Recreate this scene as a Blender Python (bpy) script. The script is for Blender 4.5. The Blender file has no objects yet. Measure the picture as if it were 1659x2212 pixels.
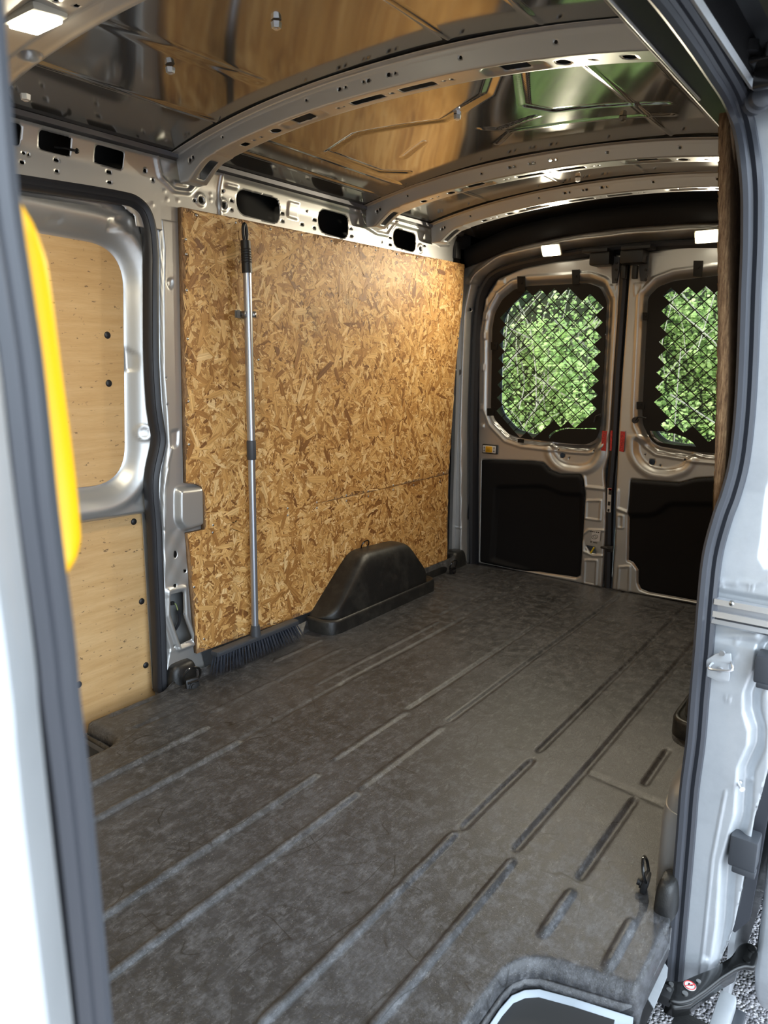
import bpy, bmesh, math, random
import numpy as np
from mathutils import Vector, Matrix
random.seed(7); rng = np.random.default_rng(7)
S = bpy.context.scene
COL = S.collection
R = math.radians

# ------------------------------------------------------------------ camera
CAM = np.array([1.2028, -0.6131, 1.1515]); YAW, PITCH, ROLL, FPX = 0.6326, 0.2051, 0.0083, 1585.8
_f = np.array([-math.sin(YAW)*math.cos(PITCH), math.cos(YAW)*math.cos(PITCH), -math.sin(PITCH)])
_r = np.array([math.cos(YAW), math.sin(YAW), 0.0]); _u = np.cross(_r, _f)
_r2 = _r*math.cos(ROLL) + _u*math.sin(ROLL); _u2 = -_r*math.sin(ROLL) + _u*math.cos(ROLL)
cd = bpy.data.cameras.new('camera'); cam = bpy.data.objects.new('camera', cd); COL.objects.link(cam); S.camera = cam
cam.matrix_world = Matrix(((_r2[0], _u2[0], -_f[0], CAM[0]), (_r2[1], _u2[1], -_f[1], CAM[1]), (_r2[2], _u2[2], -_f[2], CAM[2]), (0, 0, 0, 1)))
cd.sensor_fit = 'VERTICAL'; cd.sensor_height = 36; cd.sensor_width = 27; cd.lens = FPX/2212*36
cd.clip_start = .02; cd.clip_end = 200
cd.dof.use_dof = True; cd.dof.focus_distance = 2.5; cd.dof.aperture_fstop = 7.5
# ------------------------------------------------------------------ world and exposure
S.view_settings.view_transform = 'Standard'; S.view_settings.look = 'None'; S.view_settings.gamma = 1
S.view_settings.exposure = 0.55
S.cycles.max_bounces = 12; S.cycles.diffuse_bounces = 6; S.cycles.glossy_bounces = 6; S.cycles.transparent_max_bounces = 24
S.cycles.sample_clamp_indirect = 6; S.cycles.caustics_reflective = False; S.cycles.caustics_refractive = False
W = bpy.data.worlds.new('world'); S.world = W; W.use_nodes = True
wn = W.node_tree.nodes; wl = W.node_tree.links
bg = wn['Background']
geo = wn.new('ShaderNodeTexCoord'); sep = wn.new('ShaderNodeSeparateXYZ'); wl.new(geo.outputs['Generated'], sep.inputs[0])
# a bright overcast sky, lobe added on the open door's side to light the interior
dotn = wn.new('ShaderNodeVectorMath'); dotn.operation = 'DOT_PRODUCT'; wl.new(geo.outputs['Generated'], dotn.inputs[0])
dotn.inputs[1].default_value = Vector((0.90, -0.22, 0.36)).normalized()
mr = wn.new('ShaderNodeMapRange'); wl.new(dotn.outputs['Value'], mr.inputs[0]); mr.inputs[1].default_value = .35; mr.inputs[2].default_value = 1.0
mr.inputs[3].default_value = 1.0; mr.inputs[4].default_value = 4.5; mr.interpolation_type = 'SMOOTHSTEP'
wl.new(mr.outputs[0], bg.inputs['Strength'])
bg.inputs['Color'].default_value = (.76, .88, 1.0, 1)

sd_ = bpy.data.lights.new('hedge_sun', 'SUN'); sd_.energy = 4.5; sd_.angle = R(12); sd_.color = (1, .95, .84); hedge_sun = bpy.data.objects.new('hedge_sun', sd_); COL.objects.link(hedge_sun)  # soft sunlight added to brighten the hedge outside
hedge_sun.rotation_euler = Vector((.42, .55, -.72)).to_track_quat('-Z', 'Y').to_euler()

# ------------------------------------------------------------------ helpers
def at(px, py, ax, v):
    d = _f + _r2*(px-829.5)/FPX - _u2*(py-1106)/FPX
    i = 'xyz'.index(ax); t = (v-CAM[i])/d[i]
    return CAM + t*d
def tr(ax, v, pts):
    k = [i for i in range(3) if i != 'xyz'.index(ax)]
    return [(at(a, b, ax, v)[k[0]], at(a, b, ax, v)[k[1]]) for a, b in pts]
def tag(o, label=None, cat=None, group=None, kind=None):
    if label: o['label'] = label
    if cat: o['category'] = cat
    if group: o['group'] = group
    if kind: o['kind'] = kind
    return o
def empty(name, loc=(0, 0, 0), **k):
    o = bpy.data.objects.new(name, None); COL.objects.link(o); o.location = loc; o.empty_display_size = .05
    return tag(o, **k)
def link(name, me, m, parent=None, smooth=True):
    if m is not None:
        me.materials.clear(); me.materials.append(m)
    if smooth and len(me.polygons): me.polygons.foreach_set('use_smooth', [True]*len(me.polygons))
    o = bpy.data.objects.new(name, me); COL.objects.link(o)
    if parent is not None:
        o.parent = parent
        o.matrix_parent_inverse = Matrix.Translation(-Vector(parent_loc(parent)))
    return o
def parent_loc(p):
    return Vector(p.location) if p.type == 'EMPTY' and p.parent is None else Vector((0, 0, 0))
def from_np(name, V, F, m, parent=None, smooth=True):
    me = bpy.data.meshes.new(name); me.from_pydata([tuple(map(float, v)) for v in V], [], [tuple(int(i) for i in f) for f in F]); me.update()
    return link(name, me, m, parent, smooth)
class MB:
    """collects shapes for ONE mesh"""
    def __init__(s): s.V = []; s.F = []
    def add(s, V, F):
        n = len(s.V); s.V += [tuple(v) for v in V]; s.F += [tuple(i+n for i in f) for f in F]; return s
    def box(s, c, d, rot=None, bev=0):
        hx, hy, hz = d[0]/2, d[1]/2, d[2]/2
        if bev:
            bm = bmesh.new(); bmesh.ops.create_cube(bm, size=1)
            for v in bm.verts: v.co = Vector((v.co.x*d[0], v.co.y*d[1], v.co.z*d[2]))
            bmesh.ops.bevel(bm, geom=list(bm.edges), offset=bev, segments=2, profile=.6, affect='EDGES')
            bm.verts.index_update()
            V = [v.co.copy() for v in bm.verts]; F = [[v.index for v in f.verts] for f in bm.faces]; bm.free()
        else:
            V = [Vector((x, y, z)) for x in (-hx, hx) for y in (-hy, hy) for z in (-hz, hz)]
            F = [(0, 1, 3, 2), (4, 6, 7, 5), (0, 4, 5, 1), (2, 3, 7, 6), (0, 2, 6, 4), (1, 5, 7, 3)]
        if rot is not None: V = [rot @ v for v in V]
        return s.add([v+Vector(c) for v in V], F)
    def tube(s, pts, r, n=10, caps=True):
        pts = [Vector(p) for p in pts]; rr = r if isinstance(r, (list, tuple)) else [r]*len(pts)
        V = []; F = []; up = None
        for i, p in enumerate(pts):
            t = (pts[min(i+1, len(pts)-1)]-pts[max(i-1, 0)]).normalized()
            if up is None: up = t.orthogonal().normalized()
            up = (up-t*up.dot(t)).normalized(); b = t.cross(up)
            for k in range(n):
                a = 2*math.pi*k/n; V.append(p+(up*math.cos(a)+b*math.sin(a))*rr[i])
        for i in range(len(pts)-1):
            for k in range(n):
                F.append((i*n+k, i*n+(k+1) % n, (i+1)*n+(k+1) % n, (i+1)*n+k))
        if caps: F += [tuple(range(n))[::-1], tuple(range((len(pts)-1)*n, len(pts)*n))]
        return s.add(V, F)
    def cyl(s, c, ax, r, h, n=20, r2=None):
        c = Vector(c); ax = Vector(ax).normalized(); return s.tube([c-ax*h/2, c+ax*h/2], [r, r if r2 is None else r2], n)
    def dome(s, c, ax, r, h, n=16, k=5):
        c = Vector(c); ax = Vector(ax).normalized()
        return s.tube([c+ax*h*math.sin(a) for a in [i*math.pi/2/k for i in range(k+1)]], [max(r*math.cos(i*math.pi/2/k), 1e-4) for i in range(k+1)], n)
    def build(s, name, m, parent=None, smooth=True, auto=True):
        me = bpy.data.meshes.new(name); me.from_pydata([tuple(v) for v in s.V], [], s.F); me.update()
        o = link(name, me, m, parent, smooth)
        if auto and smooth: sharp(o)
        return o
def sharp(o, ang=38):
    me = o.data
    bm = bmesh.new(); bm.from_mesh(me)
    for e in bm.edges:
        e.smooth = not (len(e.link_faces) == 2 and e.calc_face_angle(0) > R(ang))
    bm.to_mesh(me); bm.free()
def sstep(x): x = np.clip(x, 0, 1); return x*x*(3-2*x)
def sdp(U, V, poly):
    """signed distance to polygon, negative inside (numpy)"""
    P = np.stack([U, V], -1); d = np.full(U.shape, 1e9); ins = np.zeros(U.shape, bool); n = len(poly)
    for i in range(n):
        a = np.array(poly[i], float); b = np.array(poly[(i+1) % n], float); e = b-a; w = P-a
        t = np.clip((w@e)/max(e@e, 1e-12), 0, 1); q = w-t[..., None]*e
        d = np.minimum(d, np.hypot(q[..., 0], q[..., 1]))
        c = ((a[1] > P[..., 1]) != (b[1] > P[..., 1]))
        with np.errstate(divide='ignore', invalid='ignore'):
            xi = a[0]+(P[..., 1]-a[1])/(b[1]-a[1] if b[1] != a[1] else 1e-12)*(b[0]-a[0])
        ins ^= c & (P[..., 0] < xi)
    return np.where(ins, -d, d)
def rpoly(pts, r, k=6):
    out = []; n = len(pts)
    for i in range(n):
        p0, p, p1 = [Vector((*pts[(i+j) % n], 0)) for j in (-1, 0, 1)]
        ri = r[i] if isinstance(r, (list, tuple)) else r
        a = (p0-p); b = (p1-p); la, lb = a.length, b.length
        if ri <= 0 or la < 1e-6 or lb < 1e-6: out.append((p.x, p.y)); continue
        a /= la; b /= lb; ri = min(ri, la*.49, lb*.49)
        for j in range(k+1):
            t = j/k; q = (p+a*ri)*(1-t)**2+p*2*t*(1-t)+(p+b*ri)*t*t; out.append((q.x, q.y))
    return out
def rect(u0, u1, v0, v1, r=0, k=5):
    P = [(u0, v0), (u1, v0), (u1, v1), (u0, v1)]
    return rpoly(P, r, k) if r else P
def circ(u, v, r, n=18): return [(u+r*math.cos(2*math.pi*i/n), v+r*math.sin(2*math.pi*i/n)) for i in range(n)]
def stadium(u, v, w, h, n=10): return rect(u-w/2, u+w/2, v-h/2, v+h/2, min(w, h)*.499, n)
def stamp(U, V, poly, w, depth): return depth*sstep(-sdp(U, V, poly)/w)
def ridge(U, V, pts, w, h):
    """raised bead along a polyline"""
    P = np.stack([U, V], -1); d = np.full(U.shape, 1e9)
    for a, b in zip(pts[:-1], pts[1:]):
        a = np.array(a, float); b = np.array(b, float); e = b-a; q = P-a; t = np.clip((q@e)/max(e@e, 1e-12), 0, 1)
        q = q-t[..., None]*e; d = np.minimum(d, np.hypot(q[..., 0], q[..., 1]))
    return h*sstep(1-d/w)
def relief(name, u0, u1, v0, v1, du, dv, H, mp, m, parent=None, outline=None, holes=(), solid=.0015):
    nu = max(2, int((u1-u0)/du)+1); nv = max(2, int((v1-v0)/dv)+1)
    U, V = np.meshgrid(np.linspace(u0, u1, nu), np.linspace(v0, v1, nv), indexing='ij')
    cell = max((u1-u0)/(nu-1), (v1-v0)/(nv-1))
    shapes = [(h, 1) for h in holes] + ([(outline, -1)] if outline is not None else [])
    for poly, sg in shapes:
        pa = np.array(poly); lo = pa.min(0)-3*cell; hi = pa.max(0)+3*cell
        M = (U > lo[0]) & (U < hi[0]) & (V > lo[1]) & (V < hi[1])
        if not M.any(): continue
        for it in range(2):
            uu, vv = U[M], V[M]; s = sdp(uu, vv, poly); e = 1e-4
            gx = (sdp(uu+e, vv, poly)-sdp(uu-e, vv, poly))/(2*e); gy = (sdp(uu, vv+e, poly)-sdp(uu, vv-e, poly))/(2*e)
            k = (np.abs(s) < cell*.55)
            U[M] = uu-np.where(k, s*gx, 0); V[M] = vv-np.where(k, s*gy, 0)
    keep = np.ones((nu-1, nv-1), bool)
    cu = (U[:-1, :-1]+U[1:, :-1]+U[:-1, 1:]+U[1:, 1:])/4; cv = (V[:-1, :-1]+V[1:, :-1]+V[:-1, 1:]+V[1:, 1:])/4
    for poly, sg in shapes: keep &= (sdp(cu, cv, poly)*sg > 0)
    h = H(U, V) if H is not None else np.zeros_like(U)
    X = mp(U, V, h); P = np.stack([np.broadcast_to(x, U.shape) for x in X], -1).reshape(-1, 3)
    idx = np.arange(nu*nv).reshape(nu, nv)
    I, J = np.nonzero(keep)
    F = np.stack([idx[I, J], idx[I+1, J], idx[I+1, J+1], idx[I, J+1]], -1)
    used = np.unique(F); re = -np.ones(nu*nv, int); re[used] = np.arange(len(used))
    P = P[used]; F = re[F]
    me = bpy.data.meshes.new(name)
    me.vertices.add(len(P)); me.vertices.foreach_set('co', P.ravel().astype(np.float32))
    me.loops.add(len(F)*4); me.loops.foreach_set('vertex_index', F.ravel().astype(np.int32))
    me.polygons.add(len(F)); me.polygons.foreach_set('loop_start', np.arange(len(F), dtype=np.int32)*4)
    me.update(calc_edges=True)
    o = link(name, me, m, parent)
    if solid:
        md = o.modifiers.new('solid', 'SOLIDIFY'); md.thickness = solid; md.offset = 0
    return o
def plate(name, outline, holes, depth, mp3, m, parent=None, bevel=0.0, smooth=False):
    """flat plate with holes: filled 2D curve, extruded; mp3(u,v,w)->xyz"""
    cu = bpy.data.curves.new('c', 'CURVE'); cu.dimensions = '2D'; cu.fill_mode = 'BOTH'
    for poly in [outline]+list(holes):
        sp = cu.splines.new('POLY'); sp.points.add(len(poly)-1)
        for i, p in enumerate(poly): sp.points[i].co = (p[0], p[1], 0, 1)
        sp.use_cyclic_u = True
    cu.extrude = max(depth/2-bevel, 1e-5); cu.bevel_depth = bevel; cu.bevel_resolution = 2; cu.offset = -bevel
    t = bpy.data.objects.new('t', cu); COL.objects.link(t)
    me = bpy.data.meshes.new_from_object(t.evaluated_get(bpy.context.evaluated_depsgraph_get()))
    bpy.data.objects.remove(t)
    for v in me.vertices: v.co = mp3(v.co.x, v.co.y, v.co.z)
    o = link(name, me, m, parent, smooth)
    bm = bmesh.new(); bm.from_mesh(me); bmesh.ops.remove_doubles(bm, verts=bm.verts, dist=1e-5); bmesh.ops.recalc_face_normals(bm, faces=bm.faces); bm.to_mesh(me); bm.free()
    if smooth: sharp(o)
    return o
def smoothpath(pts, n=8):
    P = [Vector(p) for p in pts]; P = [P[0]*2-P[1]]+P+[P[-1]*2-P[-2]]; out = []
    for i in range(1, len(P)-2):
        for j in range(n):
            t = j/n; a, b, c, d = P[i-1], P[i], P[i+1], P[i+2]
            out.append(.5*((2*b)+(c-a)*t+(2*a-5*b+4*c-d)*t*t+(3*b-a-3*c+d)*t**3))
    return out+[P[-2]]
def sweep(name, path, prof, ref, m, parent=None, closed=True):
    """profile (a along ref, b along tangent x ref) swept along the path"""
    V = []; F = []; n = len(prof); ref = Vector(ref)
    for i, p in enumerate(path):
        t = (path[min(i+1, len(path)-1)]-path[max(i-1, 0)]).normalized()
        N = (ref-t*ref.dot(t)).normalized(); B = t.cross(N)
        for a, b in prof: V.append(p+N*a+B*b)
    for i in range(len(path)-1):
        for k in range(n if closed else n-1):
            F.append((i*n+k, i*n+(k+1) % n, (i+1)*n+(k+1) % n, (i+1)*n+k))
    if closed: F += [tuple(range(n))[::-1], tuple(range((len(path)-1)*n, len(path)*n))]
    mb = MB().add(V, F); return mb.build(name, m, parent)
# ------------------------------------------------------------------ materials
def mat(name, col=(.5, .5, .5), rough=.5, metal=0, coat=0, emit=None, es=0, spec=.5):
    m = bpy.data.materials.new(name); m.use_nodes = True; b = m.node_tree.nodes['Principled BSDF']
    b.inputs['Base Color'].default_value = (*col, 1); b.inputs['Roughness'].default_value = rough; b.inputs['Metallic'].default_value = metal
    b.inputs['Coat Weight'].default_value = coat; b.inputs['Coat Roughness'].default_value = .06; b.inputs['Specular IOR Level'].default_value = spec
    if emit: b.inputs['Emission Color'].default_value = (*emit, 1); b.inputs['Emission Strength'].default_value = es
    return m
def N(m, t, **k):
    n = m.node_tree.nodes.new(t)
    for a, v in k.items(): setattr(n, a, v)
    return n
def L(m, a, b): m.node_tree.links.new(a, b)
def B(m): return m.node_tree.nodes['Principled BSDF']
def noise(m, scale, detail=4, rough=.6, vec=None, sc=None):
    t = N(m, 'ShaderNodeTexNoise'); t.inputs['Scale'].default_value = scale; t.inputs['Detail'].default_value = detail; t.inputs['Roughness'].default_value = rough
    if vec is None:
        tc = N(m, 'ShaderNodeTexCoord'); vec = tc.outputs['Object']
    if sc:
        mp = N(m, 'ShaderNodeMapping'); mp.inputs['Scale'].default_value = sc; L(m, vec, mp.inputs[0]); vec = mp.outputs[0]
    L(m, vec, t.inputs['Vector']); return t
def ramp(m, src, stops):
    r = N(m, 'ShaderNodeValToRGB'); e = r.color_ramp.elements
    while len(e) < len(stops): e.new(.5)
    for i, (p, c) in enumerate(stops): e[i].position = p; e[i].color = (*c, 1) if len(c) == 3 else c
    L(m, src, r.inputs[0]); return r
def bump(m, src, strength, dist, normal=None):
    b = N(m, 'ShaderNodeBump'); b.inputs['Strength'].default_value = strength; b.inputs['Distance'].default_value = dist
    L(m, src, b.inputs['Height'])
    if normal is not None: L(m, normal, b.inputs['Normal'])
    L(m, b.outputs[0], B(m).inputs['Normal']); return b
def mixc(m, fac, a, b, mode='MIX'):
    x = N(m, 'ShaderNodeMix', data_type='RGBA', blend_type=mode)
    for s, v in ((x.inputs[0], fac), (x.inputs[6], a), (x.inputs[7], b)):
        if hasattr(v, 'links'): L(m, v, s)
        elif isinstance(v, (int, float)): s.default_value = v
        else: s.default_value = (*v, 1)
    return x.outputs[2]

silver = mat('silver_paint', (.56, .56, .55), .36, .70, .25)
n_ = noise(silver, 900, 2); bump(silver, n_.outputs[0], .04, .0005)
n2 = noise(silver, 3, 3); rr = N(silver, 'ShaderNodeMapRange'); L(silver, n2.outputs[0], rr.inputs[0]); rr.inputs[3].default_value = .32; rr.inputs[4].default_value = .44; L(silver, rr.outputs[0], B(silver).inputs['Roughness'])
roofm = mat('silver_roof_paint', (.30, .30, .29), .10, .85, .4)
n_ = noise(roofm, 3.6, 1.5, .5); bump(roofm, n_.outputs[0], .45, .0028)
bodyp = mat('silver_body_paint', (.60, .63, .66), .42, .45, .2)
wn1 = noise(bodyp, 14, 5, .7); L(bodyp, ramp(bodyp, wn1.outputs[0], [(.30, (.56, .59, .62)), (.62, (.63, .66, .69))]).outputs[0], B(bodyp).inputs['Base Color'])
dark = mat('black_plastic', (.012, .012, .013), .45); n_ = noise(dark, 500, 2); bump(dark, n_.outputs[0], .25, .0006)
matte = mat('black_matte_trim', (.006, .006, .007), .75, spec=.25); n_ = noise(matte, 350, 3); bump(matte, n_.outputs[0], .4, .0008)
guardm = mat('black_powder_coat', (.008, .007, .006), .6, spec=.3)
rubber = mat('black_rubber', (.020, .021, .026), .42); n_ = noise(rubber, 60, 4); bump(rubber, n_.outputs[0], .15, .001)
rubber2 = mat('grey_rubber', (.045, .048, .058), .40, spec=.6)
steel = mat('bare_steel', (.78, .79, .81), .34, 1)
galv = mat('galvanised_steel', (.45, .45, .44), .35, 1)
alu = mat('grey_aluminium_tube', (.50, .53, .60), .30, .85)
greyp = mat('dark_grey_plastic', (.055, .06, .07), .45)
yellow = mat('yellow_plastic', (.86, .42, .0), .40, spec=.4)
redr = mat('red_reflector', (.75, .01, .02), .25, coat=.5)
v_ = N(redr, 'ShaderNodeTexVoronoi'); v_.inputs['Scale'].default_value = 220; tc_ = N(redr, 'ShaderNodeTexCoord'); L(redr, tc_.outputs['Object'], v_.inputs['Vector'])
L(redr, ramp(redr, v_.outputs['Distance'], [(.2, (.85, .02, .03)), (.6, (.4, .0, .01))]).outputs[0], B(redr).inputs['Base Color'])
white = mat('white_label', (.75, .75, .74), .5)
inkm = mat('black_ink', (.02, .02, .02), .6)
redink = mat('red_ink', (.7, .03, .03), .5)
lens_off = mat('lamp_housing_clear', (.75, .73, .62), .25)
lampm = mat('lamp_lens_lit', (1, .97, .85), .4, emit=(1.0, .93, .72), es=22)
darkcav = mat('dark_underbody_and_shade', (.02, .02, .02), .8)  # black for hidden body parts; also stands for shade behind the rail slots

# load liner: black moulded plastic gone grey with dust and scuffs
liner = mat('liner_plastic', (.05, .05, .05), .5)
tc = N(liner, 'ShaderNodeTexCoord'); ob = tc.outputs['Object']
nA = noise(liner, 2.2, 8, .62, ob); nB = noise(liner, 22, 10, .80, ob); nC = noise(liner, 160, 4, .7, ob, (1, .35, 1)); nD = noise(liner, 60, 8, .8, ob, (1, .35, 1))
base = ramp(liner, nA.outputs[0], [(.32, (.016, .0165, .018)), (.50, (.036, .0365, .040)), (.66, (.066, .067, .073))]).outputs[0]
c1 = mixc(liner, ramp(liner, nB.outputs[0], [(.47, (0, 0, 0)), (.60, (.85, .85, .85))]).outputs[0], base, (.092, .094, .102))
c2 = mixc(liner, ramp(liner, nD.outputs[0], [(.53, (0, 0, 0)), (.68, (.7, .7, .7))]).outputs[0], c1, (.160, .162, .170))
c3 = mixc(liner, ramp(liner, nC.outputs[0], [(.35, (.7, .7, .7)), (.55, (0, 0, 0))]).outputs[0], c2, (.030, .029, .027))
sprk = noise(liner, 420, 2, .5, ob)
c4 = mixc(liner, ramp(liner, sprk.outputs[0], [(.70, (0, 0, 0)), (.74, (.7, .7, .7))]).outputs[0], c3, (.36, .34, .30))
# dark stains
nS = noise(liner, 5.5, 6, .7, ob, (1.4, .8, 1)); c5 = mixc(liner, ramp(liner, nS.outputs[0], [(.66, (0, 0, 0)), (.70, (.75, .75, .75))]).outputs[0], c4, (.018, .017, .016))
# scratches: thin contour lines of a distorted field, running mostly along the load bed
def scratch(scale, width, sc, seed):
    mp = N(liner, 'ShaderNodeMapping'); mp.inputs['Scale'].default_value = sc; mp.inputs['Location'].default_value = (seed, seed*.7, 0); mp.inputs['Rotation'].default_value = (0, 0, seed*.37); L(liner, ob, mp.inputs[0])
    n = noise(liner, scale, 1.5, .5, mp.outputs[0]); s = N(liner, 'ShaderNodeMath', operation='SUBTRACT'); L(liner, n.outputs[0], s.inputs[0]); s.inputs[1].default_value = .5
    a = N(liner, 'ShaderNodeMath', operation='ABSOLUTE'); L(liner, s.outputs[0], a.inputs[0])
    n3 = noise(liner, 3.5, 3, .6, mp.outputs[0]); g = ramp(liner, n3.outputs[0], [(.50, (0, 0, 0)), (.56, (1, 1, 1))])
    r = ramp(liner, a.outputs[0], [(0, (1, 1, 1)), (width, (0, 0, 0))]); return mixc(liner, 1.0, r.outputs[0], g.outputs[0], 'MULTIPLY')
s1 = scratch(2.3, .0022, (3.2, .9, 1), 1.3); s2 = scratch(2.6, .0016, (1.2, 3.4, 1), 5.1); s3 = scratch(6, .003, (2.2, .8, 1), 8.2)
c6 = mixc(liner, s1, c5, (.012, .012, .012)); c6 = mixc(liner, s2, c6, (.015, .014, .014)); 
L(liner, c6, B(liner).inputs['Base Color'])
nR = ramp(liner, nB.outputs[0], [(.3, (.32, .32, .32)), (.7, (.52, .52, .52))]); L(liner, nR.outputs[0], B(liner).inputs['Roughness'])
grain = noise(liner, 340, 3, .6, ob); b1 = bump(liner, grain.outputs[0], .55, .0012)
lin2 = mat('liner_plastic_clean', (.018, .018, .018), .38); g2 = noise(lin2, 320, 3, .6); bump(lin2, g2.outputs[0], .5, .0012)
d2 = noise(lin2, 9, 6, .7); L(lin2, ramp(lin2, d2.outputs[0], [(.45, (.012, .012, .012)), (.75, (.045, .043, .038))]).outputs[0], B(lin2).inputs['Base Color'])

# oriented strand board: flakes are geometry, their tone a face attribute
osb = mat('osb_flakes', (.5, .3, .12), .55)
at_ = N(osb, 'ShaderNodeAttribute'); at_.attribute_name = 'tone'
uvn = N(osb, 'ShaderNodeUVMap'); uvn.uv_map = 'UVMap'
fib = noise(osb, 1, 4, .65, uvn.outputs[0], (5, 190, 1))
cr = ramp(osb, at_.outputs['Fac'], [(0, (.19, .075, .020)), (.2, (.37, .17, .045)), (.45, (.58, .31, .095)), (.75, (.78, .48, .18)), (1, (.90, .64, .32))])
fr = ramp(osb, fib.outputs[0], [(.3, (.62, .56, .50)), (.6, (1.08, 1.08, 1.08))])
oc = mixc(osb, 1.0, cr.outputs[0], fr.outputs[0], 'MULTIPLY')
dz = noise(osb, 3.2, 8, .75); oc = mixc(osb, ramp(osb, dz.outputs[0], [(.60, (0, 0, 0)), (.74, (.55, .55, .55))]).outputs[0], oc, (.17, .13, .08))
L(osb, oc, B(osb).inputs['Base Color']); bump(osb, fib.outputs[0], .3, .0008)
osbe = mat('osb_cut_edge', (.30, .17, .08), .8); e_ = noise(osbe, 60, 6, .8, None, (6, 6, .5)); L(osbe, ramp(osbe, e_.outputs[0], [(.35, (.10, .045, .018)), (.5, (.33, .18, .08)), (.66, (.60, .38, .19))]).outputs[0], B(osbe).inputs['Base Color']); bump(osbe, e_.outputs[0], 1, .004)
# birch plywood
ply = mat('birch_plywood', (.66, .46, .25), .5)
tcp = N(ply, 'ShaderNodeTexCoord'); po = tcp.outputs['Object']
p1 = noise(ply, 5, 6, .65, po, (1, .8, 9)); p2 = noise(ply, 70, 5, .7, po, (1, .5, 12)); p3 = noise(ply, 60, 3, .6, po, (1, .7, 1.6)); p4 = noise(ply, 4.5, 8, .8, po, (1, 1.4, 3))
pc = ramp(ply, p1.outputs[0], [(.3, (.56, .335, .135)), (.5, (.64, .405, .18)), (.7, (.71, .475, .23))]).outputs[0]
pc = mixc(ply, ramp(ply, p2.outputs[0], [(.3, (.35, .35, .35)), (.6, (0, 0, 0))]).outputs[0], pc, (.48, .30, .15))
pc = mixc(ply, ramp(ply, p3.outputs[0], [(.655, (0, 0, 0)), (.70, (.8, .8, .8))]).outputs[0], pc, (.13, .08, .04))
pc = mixc(ply, ramp(ply, p4.outputs[0], [(.66, (0, 0, 0)), (.74, (.6, .6, .6))]).outputs[0], pc, (.16, .13, .10))
L(ply, pc, B(ply).inputs['Base Color'])
# glass
glass = bpy.data.materials.new('window_glass'); glass.use_nodes = True
for n in list(glass.node_tree.nodes): glass.node_tree.nodes.remove(n)
go = N(glass, 'ShaderNodeOutputMaterial'); gm = N(glass, 'ShaderNodeMixShader'); gt = N(glass, 'ShaderNodeBsdfTransparent'); gg = N(glass, 'ShaderNodeBsdfGlossy'); gf = N(glass, 'ShaderNodeFresnel')
gt.inputs[0].default_value = (.88, .92, .90, 1); gg.inputs['Roughness'].default_value = .02; gf.inputs[0].default_value = 1.35
L(glass, gf.outputs[0], gm.inputs[0]); L(glass, gt.outputs[0], gm.inputs[1]); L(glass, gg.outputs[0], gm.inputs[2]); L(glass, gm.outputs[0], go.inputs[0])
# leaves, tarmac, tyre, bark
def leafmat(name, cols):
    m = mat(name, cols[1], .45, spec=.4); a = N(m, 'ShaderNodeAttribute'); a.attribute_name = 'tone'
    r = ramp(m, a.outputs['Fac'], [(0, cols[0]), (.5, cols[1]), (1, cols[2])]); L(m, r.outputs[0], B(m).inputs['Base Color'])
    t = N(m, 'ShaderNodeBsdfTranslucent'); L(m, r.outputs[0], t.inputs[0]); mx = N(m, 'ShaderNodeMixShader'); mx.inputs[0].default_value = .35
    out = m.node_tree.nodes['Material Output']; L(m, B(m).outputs[0], mx.inputs[1]); L(m, t.outputs[0], mx.inputs[2]); L(m, mx.outputs[0], out.inputs[0]); return m
leaf = leafmat('green_leaves', [(.14, .24, .07), (.40, .56, .19), (.74, .82, .42)])
bark = mat('dry_stems', (.42, .38, .32), .8)
soil = mat('dark_bank_soil', (.045, .055, .03), .9)
tarmac = mat('tarmac', (.2, .2, .2), .55)
tt = noise(tarmac, 130, 3, .6); v2 = N(tarmac, 'ShaderNodeTexVoronoi'); v2.inputs['Scale'].default_value = 110; tct = N(tarmac, 'ShaderNodeTexCoord'); L(tarmac, tct.outputs['Object'], v2.inputs['Vector'])
L(tarmac, ramp(tarmac, v2.outputs['Color'], [(.1, (.10, .10, .11)), (.5, (.32, .31, .33)), (.9, (.72, .69, .70))]).outputs[0], B(tarmac).inputs['Base Color']); bump(tarmac, v2.outputs['Distance'], 1, -.008)

# ================================================================== THE VAN BODY
def zr(x): return 1.88-.085*np.abs(np.asarray(x, float)/.8)**2.2
def struct(o): o['kind'] = 'structure'; return o
def c5(pts): return [(960+x/2.373, 440+y/2.373) for x, y in pts]
def c6_(pts): return [(960+x/2.373, 900+y/2.373) for x, y in pts]

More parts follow.
